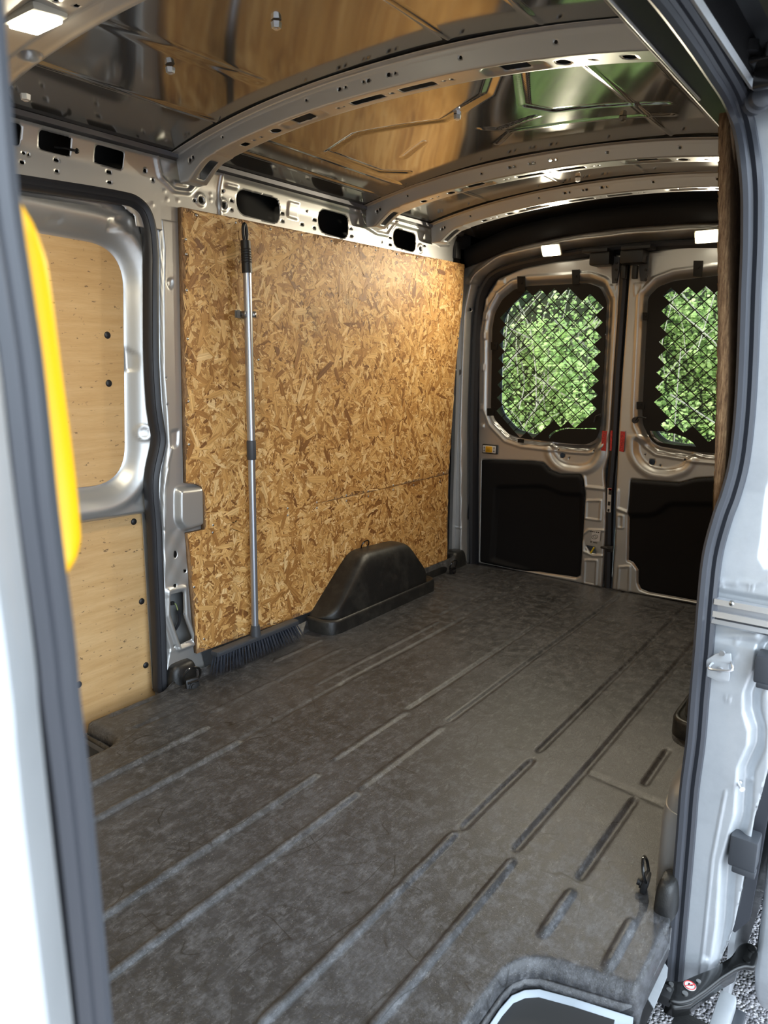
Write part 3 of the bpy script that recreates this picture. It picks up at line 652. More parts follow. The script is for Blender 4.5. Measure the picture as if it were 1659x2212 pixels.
MB().box((-.90, 3.0, .85), (.02, .2, 1.75)).build('inner_skin', silver, rear)
# black header trim over the doors (curved plastic duct)
def mpb(u, v, h):
    z = zr(u)-.032-(zr(u)-.032-bz(u)+.004)*v-.02*sstep((np.abs(u)-.6)/.25)*(1-v)
    return (u, 2.915-.028*np.sin(np.pi*np.clip(v, 0, 1)**.8)-h, z)
bt = relief('black_header_trim', -.86, .86, 0, 1, .012, .09, lambda U, V: .010*sstep((np.abs(U)-.60)/.01)*0, mpb, matte, solid=.004)
tag(bt, 'long black curved trim band above the rear doors', 'trim')
def mpr(u, v, h): return (u, 2.62+.31*v-h, zr(u)-.006-.040*v**2)
MB().box((0, 3.10, 1.84), (2.04, .02, .34)).build('outer_rear_header', darkcav, rear)
for sx in (-1, 1): MB().box((sx*.93, 3.10, .8), (.19, .02, 2.2)).build('outer_corner', darkcav, rear)
MB().box((-.905, 2.90, 1.70), (.03, .22, .22)).build('side_filler', darkcav, rear)
# corner connector
m_ = MB(); c = at(984, 541, 'y', 2.82); m_.box(c, (.04, .05, .085), bev=.006)
for k in range(4): m_.box((c[0]-.02, c[1]-.03, c[2]-.03+k*.02), (.012, .01, .008))
tag(m_.build('connector', dark), 'small black ribbed plug high in the far rear corner above the chipboard', 'connector')
# seal round the rear opening
sp = [Vector((x, YR-.012, z)) for x, z in [(-.808, .0), (-.822, .45), (-.833, .84), (-.830, 1.36), (-.79, 1.545), (-.66, 1.628), (-.30, 1.672), (0, 1.680), (.30, 1.672), (.66, 1.628), (.79, 1.545), (.830, 1.36), (.833, .84), (.822, .45), (.808, .0)]]
(lambda o, *a: None)(sweep('rear_door_seal', smoothpath(sp, 6), [(.012, -.010), (.016, 0), (.012, .012), (-.03, .034), (-.03, -.030), (-.012, -.014)], (0, -1, 0), rubber, rear))

def mirror_x(P, xm=0): return [(2*xm-u, v) for u, v in P][::-1]
WL = ty(c5([(247, 640), (262, 560), (300, 490), (360, 440), (430, 422), (740, 408), (800, 430), (832, 500), (828, 600), (800, 1150), (780, 1208), (730, 1235), (660, 1232), (400, 1203), (330, 1180), (262, 1110), (240, 1050)]), 3.0)
WR = ty(c5([(1290, 1272), (1100, 1242), (1058, 1210), (1018, 1130), (1016, 1060), (1046, 480), (1100, 425), (1180, 396)]), 3.0)
WR = WR+[(.52, 1.535), (.62, 1.50), (.68, 1.40), (.70, 1.20), (.68, .85), (.60, .755), (.45, .74)]
DL = ty([(1031, 1217), (1031, 1000), (1033, 720), (1047, 645), (1076, 600), (1130, 577), (1200, 563), (1345, 547), (1341, 600), (1337, 693), (1327, 819), (1318, 946), (1316, 985), (1307, 1015), (1307, 1035), (1310, 1068), (1310, 1132), (1306, 1195), (1301, 1272)], 3.0)
DR = ty([(1320, 1275), (1327, 1153), (1327, 1090), (1330, 1026), (1333, 946), (1341, 819), (1350, 693), (1360, 549)], 3.0)+[(.30, 1.675), (.66, 1.63), (.79, 1.53), (.825, 1.36), (.825, .84), (.80, .01)]
TL_ = ty([(1040, 994), (1145, 998), (1171, 1001), (1188, 1018), (1209, 1026), (1251, 1026), (1257, 1035), (1261, 1069), (1251, 1245), (1242, 1250), (1128, 1233), (1036, 1214)], 2.985)
TR_ = ty([(1541, 1304), (1512, 1303), (1398, 1282), (1381, 1275), (1375, 1262), (1375, 1233), (1364, 1217), (1354, 1213), (1356, 1111), (1360, 1069), (1362, 1037), (1466, 1045), (1503, 1035), (1541, 1033)], 2.985)
TR_ = [p for p in TR_ if p[0] < .47]; TR_ = [(.74, TR_[0][1]*0+.028)]+TR_+[(.74, .60)]
def Hdl(U, V, WIN, DOOR, left):
    sw = sdp(U, V, WIN); sdr = sdp(U, V, DOOR)
    h = -.030*sstep((.035-sw)/.030)
    h += .006*sstep(1-np.abs(sw-.045)/.012)
    h -= .020*sstep((.010+sdr)/.012)
    bowl = [(545, 120), (790, 110), (800, 190), (760, 255), (700, 275), (610, 265), (565, 235), (535, 180)] if left else [(965, 100), (1290, 180), (1240, 270), (1150, 300), (1060, 290), (1000, 250), (965, 190)]
    b = rpoly(ty(c6_(bowl)), .03); sb = sdp(U, V, b); h += np.where(V < .80, .007*sstep(1-np.abs(sb-.008)/.030)-.016*sstep((-sb)/.035), 0)
    bumps = [[(225, 450), (270, 455), (225, 525)], [(410, 0), (0, 0), (0, 0)]] if left else []
    if left:
        for q in ([(215, 455), (272, 455), (262, 480), (228, 525), (215, 520)], [(840, 425), (885, 420), (875, 470), (858, 475)]): h += ridge(U, V, ty(c5(q+[q[0]])), .006, .004)
        for x, y, a, bb in [(210, 575, 16, 24), (208, 675, 14, 24), (198, 840, 14, 22), (190, 1042, 12, 20), (194, 1140, 15, 15), (290, 400, 26, 16)]:
            c = ty(c5([(x, y)]))[0]; h += stamp(U, V, rpoly([(c[0]-a*.0011, c[1]-bb*.00105), (c[0]+a*.0011, c[1]-bb*.00105), (c[0]+a*.0011, c[1]+bb*.00105), (c[0]-a*.0011, c[1]+bb*.00105)], .01), .008, .006)
        for q in ([(728, 430), (803, 430), (798, 532), (724, 522)], [(720, 735), (782, 737), (776, 868), (715, 855)]): h += ridge(U, V, ty(c6_(q+[q[0]])), .007, .005)
        for q in ([(708, 640), (712, 690), (760, 712), (822, 714)], [(712, 600), (740, 580), (828, 584)]): h += ridge(U, V, ty(c6_(q)), .009, .005)
        h += stamp(U, V, rpoly(ty(c6_([(720, 655), (775, 672), (782, 705), (745, 700)])), .006), .01, -.010)
        h += ridge(U, V, ty(c6_([(716, 310), (722, 360), (830, 372)])), .012, .006)
    else:
        for q in ([(890, 505), (916, 508), (914, 572), (888, 568)], [(896, 770), (950, 768), (946, 902), (888, 896)]): h += ridge(U, V, ty(c6_(q+[q[0]])), .007, .005)
        for q in ([(975, 415), (1015, 412), (1000, 462), (978, 468)],): h += ridge(U, V, ty(c5(q+[q[0]])), .006, .004)
        h += ridge(U, V, ty(c6_([(888, 380), (884, 470), (935, 490)])), .012, .006)
    st = sdp(U, V, TL_ if left else TR_); h -= .012*sstep((.006-st)/.008)
    return h
def inset(P, d):
    c = np.mean(np.array(P), 0); return [(c[0]+(u-c[0])*(1-d/abs(u-c[0]+1e-9) if abs(u-c[0]) > d else 1), c[1]+(v-c[1])*(1-d/abs(v-c[1]+1e-9) if abs(v-c[1]) > d else 1)) for u, v in P]
def dholes(L_): return [circ(*ty(c6_([(x, y)]))[0], r, 16) for x, y, r in L_]
doors = []
for left, WIN, DOOR, TRIM, nm in ((True, WL, DL, TL_, 'door_1'), (False, WR, DR, TR_, 'door_2')):
    hs = [rpoly(inset(WIN, .012), .02)]
    if left: hs += dholes([(600, 200, .014), (579, 171, .004), (634, 215, .004), (762, 176, .005)])+[rpoly(ty(c6_([(726, 658), (772, 668), (778, 703), (752, 698)])), .004)]
    else: hs += dholes([(1060, 234, .015), (1024, 198, .004), (1102, 254, .005), (1232, 222, .005)])
    us = [p[0] for p in DOOR]; vs = [p[1] for p in DOOR]
    d = struct(relief(nm, min(us)-.01, max(us)+.01, min(vs)-.01, max(vs)+.01, .005, .0055, lambda U, V: Hdl(U, V, WIN, DOOR, left), lambda u, v, h: (u, YR-h, v), silver, outline=DOOR, holes=hs, solid=.002))
    doors.append(d)
    # outer skin, glass and its heater lines
    ox0, ox1 = (-.86, -.022) if left else (-.020, .86)
    plate('outer_skin', [(ox0, min(vs)-.03), (ox1, min(vs)-.03), (ox1, max(vs)+.04), (ox0, max(vs)+.04)], [rpoly(inset(WIN, .020), .02)], .004, lambda u, v, w: (u, YR+.085+w, v), bodyp, d)
    # reveal between skins
    path = rpoly(inset(WIN, .014), .02); V_ = []; F_ = []
    for u, v in path: V_ += [(u, YR+.02, v), (u, YR+.085, v)]
    n = len(path); F_ = [(2*i, 2*i+1, 2*((i+1) % n)+1, 2*((i+1) % n)) for i in range(n)]
    o = MB().add(V_, F_).build('window_reveal', rubber, d)
    gl = plate('window_pane', inset(WIN, .012), [], .004, lambda u, v, w: (u, YR+.07+w, v), glass, d)
    hl = MB(); xs = [p[0] for p in WIN]; zs = [p[1] for p in WIN]; z = min(zs)+.05
    while z < max(zs)-.05:
        hl.box(((min(xs)+max(xs))/2, YR+.0665, z), ((max(xs)-min(xs))*.88, .0004, .0012)); z += .026
    hl.build('heater_lines', rubber, gl, smooth=False)
    # lower black trim, moulded
    if left: pocket = rpoly(ty(c6_([(262, 345), (520, 340), (600, 380), (722, 386), (722, 900), (236, 740)])), .03)
    else: pocket = rpoly(ty(c6_([(900, 490), (1070, 490), (1150, 430), (1379, 432)]))+[(.80, .45), (.80, -.05), (.04, -.05)], .03)
    tus = [p[0] for p in TRIM]; tvs = [p[1] for p in TRIM]
    t = relief('lower_trim', min(tus)-.004, max(tus)+.004, min(tvs)-.004, max(tvs)+.004, .006, .006, lambda U, V: .012*sstep(-sdp(U, V, TRIM)/.01)-stamp(U, V, pocket, .03, .022), lambda u, v, h: (u, YR-.006-h, v), matte, d, outline=rpoly(TRIM, .008, 3), solid=.004)
    # red reflector strips
    q = [(812, 1163), (836, 1165), (830, 1268), (806, 1264)] if left else [(906, 1166), (930, 1168), (922, 1272), (899, 1268)]
    plate('red_reflector', ty(c5(q)), [], .003, lambda u, v, w: (u, YR-.008+w, v), redr, d)
# rubber strip in the gap between the doors and its narrow far reflector
gm = MB(); gm.tube([at(1352, 560, 'y', 3.015), at(1334, 800, 'y', 3.015), at(1326, 960, 'y', 3.015), at(1318, 1060, 'y', 3.02), at(1313, 1278, 'y', 3.02)], [.020]*5, 8)
tag(gm.build('centre_door_seal', rubber), 'upright black rubber strip in the gap between the two rear doors', 'door seal')
plate('red_reflector', ty(c5([(852, 1163), (862, 1163), (858, 1266), (848, 1266)]), 2.99), [], .002, lambda u, v, w: (u, YR-.012+w, v), redr, doors[0])
# inner latch covers and brackets at the top of the doors
def latch(px0, px1, py0, py1, bx, side, label):
    a = at(px0, py0, 'y', 2.93); b = at(px1, py1, 'y', 2.93); t = empty('door_latch', (float(a[0]+b[0])/2, 2.93, float(b[2])), label=label, cat='latch', group=None)
    m_ = MB(); m_.box(((a[0]+b[0])/2, 2.95, (a[2]+b[2])/2), (abs(b[0]-a[0]), .10, abs(a[2]-b[2])), bev=.010); m_.box(((a[0]+b[0])/2+side*.02, 2.935, a[2]+.006), (abs(b[0]-a[0])*1.25, .09, .016), bev=.004)
    m_.build('cover', dark, t)
    P = ty([(bx-7, 553), (bx+11, 556), (bx+9, 585), (bx+4, 612), (bx-6, 613), (bx-7, 595)] if side < 0 else [(bx-11, 553), (bx+9, 553), (bx+8, 590), (bx+2, 608), (bx-9, 608), (bx-12, 580)], 2.975)
    o = plate('bracket', P, [], .012, lambda u, v, w: (u, 2.968+w, v), greyp, t, bevel=.001)
    for dy in (568, 583, 604): MB().cyl(at(bx+1, dy, 'y', 2.96), (0, 1, 0), .006, .006, 12).build('bolt', dark, o)
    m_ = MB(); c = at(bx-18*(-side)*-1 if side < 0 else bx-22, 588, 'y', 2.95); m_.box(c, (.022, .03, .06), bev=.004); m_.build('catch', dark, t)
latch(1278, 1320, 547, 572, 1330, -1, 'black latch cover at the top of the left rear door')
latch(1344, 1392, 542, 568, 1394, 1, 'black latch cover at the top of the right rear door')
# lower latch striker arm crossing the gap, with yellow tape in the recess
m_ = MB(); m_.tube([at(1298, 1182, 'y', 2.975), at(1312, 1184, 'y', 2.972), at(1322, 1186, 'y', 2.98)], [.006, .009, .012], 8); m_.box(at(1318, 1186, 'y', 2.975), (.03, .02, .03), bev=.004)
tag(m_.build('door_check_strap', dark), 'short black strap bridging the gap low between the rear doors', 'strap')
m_ = MB(); m_.tube([at(1276, 1195, 'y', 2.985), at(1283, 1183, 'y', 2.985)], .0045, 8); m_.build('yellow_cable', mat('yellow_tape', (.8, .62, .03), .4), doors[0])
# labels on the left door
lb = plate('warning_label', ty(c6_([(757, 584), (800, 586), (796, 641), (752, 636)]), 2.99), [], .0012, lambda u, v, w: (u, YR-.0085+w, v), white, doors[0])
m_ = MB(); c = at(1284.5, 1160, 'y', 2.988)
ring = [(c[0]+.016*math.cos(t), 2.9898, c[2]+.011*math.sin(t)+.004*math.cos(t)) for t in np.linspace(0, 2*math.pi, 25)]; m_.tube(ring, .0009, 5)
ring = [(c[0]+.008*math.cos(t), 2.9898, c[2]+.006*math.sin(t)) for t in np.linspace(0, 2*math.pi, 17)]; m_.tube(ring, .0008, 5)
for k, w in enumerate((.005, .008, .004, .007, .006)): m_.box((c[0]-.022+k*.010, 2.9898, c[2]+.026), (w, .001, .005))
m_.box((c[0]-.018, 2.9898, c[2]-.028), (.004, .001, .010)); m_.box((c[0]+.004, 2.9898, c[2]-.030), (.022, .001, .003)); m_.build('label_print', inkm, lb, smooth=False)
lb2 = plate('caution_label', ty(c6_([(838, 365), (857, 365), (853, 490), (833, 488)]), 2.985), [], .0012, lambda u, v, w: (u, YR-.019+w, v), white, doors[0])
m_ = MB(); c = at(1317, 1075, 'y', 2.98); m_.box((c[0], 2.979, c[2]+.03), (.014, .0008, .030)); m_.box((c[0]-.001, 2.979, c[2]-.03), (.013, .0008, .02)); m_.box((c[0]-.001, 2.979, c[2]-.065), (.010, .0008, .014)); m_.build('label_print', inkm, lb2)
m_ = MB(); m_.box((at(1318, 1057, 'y', 2.98)[0], 2.979, at(1318, 1057, 'y', 2.98)[2]), (.016, .0008, .010)); m_.build('label_header', redink, lb2)
# interior light switch panel on left door
p = ty([(1060, 970)])[0]; t = empty('light_switch', (p[0], YR-.012, p[1]), label='small yellow rocker switch in a black-rimmed panel on the left rear door', cat='switch')
MB().box((p[0], YR-.008, p[1]), (.090, .016, .052), bev=.004).build('rim', dark, t)
fp = MB().box((p[0], YR-.0165, p[1]), (.080, .004, .040), bev=.002).build('face_plate', white, t)
MB().box((p[0], YR-.021, p[1]), (.040, .010, .034), bev=.004).build('rocker', mat('amber_rocker', (.75, .42, .02), .35), t)
MB().box((p[0], YR-.0265, p[1]), (.018, .003, .016), bev=.001).build('rocker_pad', mat('amber_rocker_dark', (.60, .32, .01), .4), t)
for sx in (-1, 1):
    m_ = MB(); m_.box((p[0]+sx*.030, YR-.0188, p[1]), (.003, .0006, .026)); m_.box((p[0]+sx*.030, YR-.0190, p[1]+.010), (.008, .0006, .0035)); m_.box((p[0]+sx*.030, YR-.0190, p[1]-.010), (.008, .0006, .0035)); m_.build('icon', inkm, fp, smooth=False)

# ---- window guards: black plates cut with diamonds
def guard(WIN, ALLOW, extra, tabs, c0, label, xm=None):
    out = rpoly(WIN, .02); holes = []
    px_, pz_ = .0755, .0700
    for i in range(-14, 15):
        for j in range(-24, 25):
            if (i+j) % 2: continue
            cx = c0[0]+i*px_/2; cz = c0[1]+j*pz_/2
            if sdp(np.array([cx]), np.array([cz]), ALLOW)[0] > -.030: continue
            a = px_/2-.0028; b = pz_/2-.0026
            holes.append([(cx-a, cz), (cx, cz-b), (cx+a, cz), (cx, cz+b)])
    holes += extra
    t = empty('window_guard', (c0[0], YR-.01, c0[1]), label=label, cat='window guard', group='black diamond mesh guards on the rear windows')
    plate('mesh_plate', out, holes, .0025, lambda u, v, w: (u, YR-.003+w, v), guardm, t)
    for q in tabs:
        plate('mounting_tab', ty(q, 2.99), [], .004, lambda u, v, w: (u, YR-.008+w, v), guardm, t, bevel=.0008)
        c = np.mean(np.array(ty(q, 2.99)), 0); m_ = MB(); m_.cyl((c[0], YR-.012, c[1]+.006), (0, 1, 0), .006, .004, 12); m_.build('rivet', guardm, t)
    return t
AL = ty(c5([(262, 600), (315, 500), (385, 440), (700, 425), (815, 470), (812, 900), (790, 1060), (690, 1165), (585, 1155), (560, 1130), (475, 1215), (385, 1215), (255, 1130), (258, 900)]))
c0 = tuple(ty(c5([(455, 509)]))[0])
arcL = ty(c5([(535, 1195), (545, 1178), (565, 1165), (600, 1152), (640, 1147), (780, 1149), (780, 1156), (640, 1153), (602, 1159), (570, 1172), (552, 1185), (541, 1205)]))
guard(WL, AL, [arcL], [[(1117, 597), (1134, 597), (1135, 630), (1118, 631)], [(1235, 583), (1252, 582), (1251, 614), (1236, 615)], [(1060, 739), (1074, 739), (1073, 755), (1060, 756)], [(1052, 882), (1067, 882), (1066, 898), (1052, 898)], [(1118, 948), (1132, 949), (1131, 957), (1118, 956)]], c0, 'black diamond mesh guard over the left rear window')
AR = ty(c5([(1070, 1075), (1080, 520), (1120, 420), (1250, 395)]))+[(.60, 1.50), (.66, 1.30), (.66, .80), (.56, .76), (.34, .76)]+ty(c5([(1330, 1262), (1240, 1190), (1130, 1190)]))
c0r = tuple(ty(c5([(1160, 468)]))[0])
arcR = ty(c5([(1054, 1164), (1110, 1166), (1180, 1178), (1240, 1200), (1275, 1225), (1292, 1246), (1180, 1236), (1092, 1222), (1064, 1195)]))
guard(WR, AR, [arcR], [[(1498, 563), (1519, 563), (1516, 598), (1497, 597)], [(1388, 675), (1400, 675), (1399, 692), (1388, 692)], [(1375, 868), (1392, 868), (1391, 885), (1375, 884)]], c0r, 'black diamond mesh guard over the right rear window, partly hidden by the door jamb')
# wiring stubs beside the windows
for pts, lab in ([[(1296, 897), (1287, 900), (1283, 912)], 'thin black wire stub at the lower right of the left rear window'], [[(1372, 908), (1380, 900), (1396, 904)], 'black wire with grommet at the lower left of the right rear window']):
    m_ = MB(); m_.tube(smoothpath([at(a, b, 'y', 2.975) for a, b in pts], 5), .0045, 8); o = m_.build('wire_stub', dark); tag(o, lab, 'wire')
    c = at(*pts[0], 'y', 2.98); m_ = MB(); m_.cyl(c, (0, 1, 0), .015 if pts[0][0] > 1350 else .008, .012, 16); m_.build('grommet', rubber, o)
# ---- interior lamps
def lamp(px, py, plane, v, w, h_, nrm, label, power, up=(0, 0, 1)):
    c = at(px, py, plane, v); nrm = Vector(nrm).normalized(); zax = Vector(up); xax = zax.cross(nrm).normalized(); zax = nrm.cross(xax)
    M = Matrix((xax, zax, nrm)).transposed()
    t = empty('interior_lamp', tuple(c), label=label, cat='lamp', group='rectangular white interior lamps')
    MB().box(Vector(c)-nrm*.006, (w*1.22, h_*1.25, .016), rot=M, bev=.007).build('housing', lens_off, t)
    MB().box(Vector(c)+nrm*.004, (w, h_, .012), rot=M, bev=.005).build('lens', lampm, t)
    ld = bpy.data.lights.new('lamp_light', 'AREA'); ld.shape = 'RECTANGLE'; ld.size = w*.9; ld.size_y = h_*.9; ld.energy = power; ld.color = (1, .88, .66); ld.spread = R(165)
    lo = bpy.data.objects.new('lamp_light', ld); COL.objects.link(lo); lo.parent = t
    lo.matrix_basis = Matrix.Translation(nrm*.014) @ M.to_4x4() @ Matrix.Rotation(math.pi, 4, 'X')
    return t, lo
LP = 6.5
lamps = [lamp(1190, 541, 'y', 2.905, .085, .048, (-.05, -.85, -.5), 'lit white lamp over the left rear door', LP),
         lamp(1527, 511, 'y', 2.905, .085, .048, (0, -.85, -.5), 'lit white lamp over the right rear door, beside the jamb', LP),
         lamp(76, 45, 'z', 1.795, .060, .095, (0, .1, -1), 'lit white lamp in the roof header at the top left corner', LP*.8, (1, 0, 0))]

# ================================================================== LOOSE THINGS ON THE FAR WALL AND FLOOR
# ---- wheel arch covers
def wheel_arch(sgn, label):
    t = empty('wheel_arch_cover', (sgn*.78, 2.02, 0), label=label, cat='wheel arch cover', group='black moulded wheel arch covers')
    X = lambda d: sgn*((.8475 if sgn < 0 else .824)-d)                       # d: distance in from the wall
    # skirt tray
    P = rpoly([(0, 1.615), (.150, 1.615), (.150, 2.46), (0, 2.46)], [0, .075, .075, 0], 10)
    V = []; F = []
    P = [(d, y) for d, y in P]
    prof = [(0, 0.0), (0, .052), (-.004, .060), (-.010, .063), (-.016, .062), (-.020, .058), (-.024, .056)]
    cen = np.array((.0, 2.025)); n = len(P)
    for off, z in prof:
        for d, y in P:
            q = np.array((d, y)); nrm = np.array((1 if d > .135 else (0 if d < .08 else (d-.075)/.075), (0 if 1.69 < y < 2.36 else (-1 if y < 2 else 1)*min(1, abs(y-2.025)/.41)))); nrm = nrm/max(np.hypot(*nrm), 1e-6)
            q = q+nrm*off; V.append((X(max(q[0], 0)), q[1], z))
    for k in range(len(prof)-1):
        for i in range(n):
            j = (i+1) % n; F.append((k*n+i, k*n+j, (k+1)*n+j, (k+1)*n+i))
    F.append(tuple(range((len(prof)-1)*n, len(prof)*n)))
    MB().add(V, F).build('skirt', lin2, t)
    # dome: sections along y
    ys = np.concatenate([np.linspace(1.635, 1.70, 8)[:-1], np.linspace(1.70, 1.90, 12)[:-1], np.linspace(1.90, 2.26, 14)[:-1], np.linspace(2.26, 2.44, 16)])
    V = []; F = []; K = 26
    def T(y):
        top = .292-.05*(y-1.95); up = .060+(y-1.640)*.86; dn = .060+(2.440-y)*1.30
        a = -np.log(np.exp(-up*60)+np.exp(-dn*60)+np.exp(-top*60))/60; return max(a, .056)
    for y in ys:
        tp = T(y)-.0565; e = min(1, (y-1.635)/.09, (2.44-y)/.08); e = math.sqrt(max(0, 1-(1-max(e, 0))**2)); Dx = .127*(.15+.85*e)
        for k in range(K):
            a = k/(K-1)*math.pi/2; ex = .34
            cx = abs(math.cos(a))**ex; cz = abs(math.sin(a))**ex
            tz = tp*cz; V.append((X(Dx*cx*(1-.20*min(1, tz/.26))), y, .0565+tz))
    m = len(ys)
    for i in range(m-1):
        for k in range(K-1): F.append((i*K+k, (i+1)*K+k, (i+1)*K+k+1, i*K+k+1))
    o = MB().add(V, F).build('dome', lin2, t, auto=False)
    bm = bmesh.new(); bm.from_mesh(o.data); bmesh.ops.recalc_face_normals(bm, faces=bm.faces); bm.to_mesh(o.data); bm.free()
    return t
wheel_arch(-1, 'black moulded wheel arch cover standing against the far chipboard wall')
wheel_arch(1, 'black wheel arch cover on the right, mostly hidden behind the grey door jamb')

# ---- lashing rings
def ring_(c, nx, label, big=1.0, tilt=.35, plate_=True):
    c = Vector(c); t = empty('lashing_ring', c, label=label, cat='lashing ring', group='black cargo lashing rings')
    ax = Vector(nx).normalized(); side = Vector((0, 0, 1)).cross(ax).normalized(); upv = ax.cross(side).normalized()
    if upv.z < 0: upv = -upv
    R_ = .030*big; m_ = MB(); pts = []
    for a in np.linspace(R(-62), R(242), 26): pts.append(c+upv*(.030*big+R_*math.sin(a))+side*R_*1.05*math.cos(a)+ax*(.016+.012*math.sin(a)))
    m_.tube(pts, .0042*big, 8); m_.tube([c+side*.020*big+ax*.014+upv*.004, c-side*.020*big+ax*.014+upv*.004], .0045*big, 8)
    m_.build('ring', mat_ring, t)
    m_ = MB(); m_.box(c+ax*.008+upv*(-.006), (.014, .05*big, .045*big), rot=Matrix((ax, side, upv)).transposed(), bev=.005); m_.build('base_plate', dark, t)
    m_ = MB(); q_ = c-upv*.012; m_.tube([q_+ax*.013, q_+ax*.018, q_+ax*.0182, q_+ax*.0245, q_+ax*.025], [.015*big, .015*big, .010*big, .0095*big, .002], 12); m_.build('bolt', dark, t)
    return t
mat_ring = mat('black_coated_steel', (.01, .01, .01), .25, .3, .4)
ring_(at(413, 1474, 'x', -.795), (1, -.25, .15), 'black lashing ring on the floor corner below the left pillar')
ring_(at(975, 1230, 'x', -.800), (1, -.1, .1), 'black lashing ring at the rear corner past the far wheel arch', .9)
ring_(at(784, 1187, 'x', -.850), (1, -.1, .1), 'small black lashing ring standing on top of the far wheel arch cover', .75)
nr = ring_(at(1404, 1905, 'x', .842), (-1, -.15, .2), 'black lashing ring at the near sill, below the pale grey pillar cover', .8)
# moulded liner bosses behind the rings
def boss(name, pts, parent=None):
    m_ = MB().add(*pts); return m_.build(name, lin2, parent)
def hump(c, d, h_, m, parent, name='liner_boss', e=.35):
    V = []; F = []; n = 20; k = 7
    for j in range(k+1):
        a = j/k*math.pi/2; s_ = math.cos(a)**e if j < k else .3; z = h_*math.sin(a)
        for i in range(n):
            t = 2*math.pi*i/n; cx = abs(math.cos(t))**.6*(1 if math.cos(t) > 0 else -1); cy = abs(math.sin(t))**.6*(1 if math.sin(t) > 0 else -1)
            V.append((c[0]+d[0]*cx*s_, c[1]+d[1]*cy*s_, c[2]+z))
    for j in range(k):
        for i in range(n): F.append((j*n+i, j*n+(i+1) % n, (j+1)*n+(i+1) % n, (j+1)*n+i))
    F.append(tuple(range(k*n, (k+1)*n))); return MB().add(V, F).build(name, m, parent)
hump((-.868, .962, -.01), (.045, .062, 0), .085, lin2, floor)
hump((-.872, 2.90, -.01), (.055, .075, 0), .10, lin2, floor)
hump((.884, .872, -.01), (.022, .046, 0), .080, lin2, floor)
hump((-.85, 2.62, -.01), (.022, .20, 0), .055, lin2, floor)

# ---- broom
t = empty('broom', (-.82, 1.34, 0), label='long grey broom leaning upright against the orange chipboard, bristles down', cat='broom')
xb = lambda z: -.822-.012*z/1.6
P0 = at(551, 1362, 'x', -.800); P1 = at(543, 972, 'x', -.812); P2 = at(534, 590, 'x', -.822); P3 = at(529, 500, 'x', -.826)
MB().tube([P0, P1], .0135, 18).build('lower_tube', alu, t)
MB().tube([P1, P2], .0150, 18).build('upper_tube', alu, t)
d_ = (P2-P1)/np.linalg.norm(P2-P1)
MB().tube([P1-d_*.036, P1-d_*.03, P1+d_*.03, P1+d_*.036], [.0158, .0175, .0175, .0165], 18).build('joint_collar', greyp, t)
dh = (P3-P2)/np.linalg.norm(P3-P2); Lh = np.linalg.norm(P3-P2)
gp = []; gr = []
for i in range(40):
    s_ = i/39*.78; gp.append(P2+dh*Lh*s_); gr.append(.0185-.0012*s_+(.0011 if (i % 3 == 1 and .22 < s_ < .62) else 0))
grip = MB().tube(gp, gr, 20).build('grip', dark, t)
# hanging loop
lp_ = []
side = np.array((0, 1, 0)); q0 = P2+dh*Lh*.80
for a in np.linspace(0, 2*math.pi, 21): lp_.append(q0+dh*(.024+.030*math.sin(a)) + side*.0085*math.cos(a))
MB().tube(lp_, .0062, 10, caps=False).build('hanging_loop', dark, grip)
ca = at(552, 1368, 'x', -.800)
hx = MB(); hx.tube([ca+np.array((0, 0, -.012)), ca+np.array((0, 0, .016)), ca+np.array((0, 0, .034))], [.022, .019, .0165], 16); hx.build('socket', greyp, t)
ha = at(464, 1411, 'x', -.795); hb = at(641, 1345, 'x', -.795)
zt0 = (ha[2]+hb[2])/2
hd = MB(); yc = (ha[1]+hb[1])/2; Lb = hb[1]-ha[1]
hd.box((-.800, yc, zt0), (.036, Lb, .020), bev=.005); hd.box((-.782, yc, zt0+.003), (.005, Lb-.01, .009), bev=.002); head = hd.build('head', greyp, t)
bm_ = MB(); g = random.Random(5)
for r_ in range(3):
    for i in range(30):
        y = ha[1]+.008+(Lb-.016)*i/29; x = -.811+r_*.012
        for k in range(9):
            a = g.uniform(0, 6.28); rr_ = g.uniform(0, .0028); x0 = x+rr_*math.cos(a); y0 = y+rr_*math.sin(a)
            fl = (x+.802)*.9; x1 = x0+fl*.55+g.uniform(-.005, .005)+.012; y1 = y0+(i/29-.5)*.055+g.uniform(-.006, .006); z1 = max(.004, .008+g.uniform(-.003, .004))
            w = .0012
            zb_ = zt0-.010
            bm_.add([(x0-w, y0, zb_), (x0+w, y0-w, zb_), (x0+w*.5, y0+w, zb_), ((x0+x1)/2-w, (y0+y1)/2, (zb_+z1)/2), ((x0+x1)/2+w, (y0+y1)/2-w, (zb_+z1)/2), ((x0+x1)/2, (y0+y1)/2+w, (zb_+z1)/2), (x1, y1, z1)],
                    [(0, 1, 4, 3), (1, 2, 5, 4), (2, 0, 3, 5), (3, 4, 6), (4, 5, 6), (5, 3, 6)])
b_ = bm_.build('bristles', mat('grey_bristles', (.060, .070, .095), .5), head, smooth=False); b_['kind'] = 'stuff'
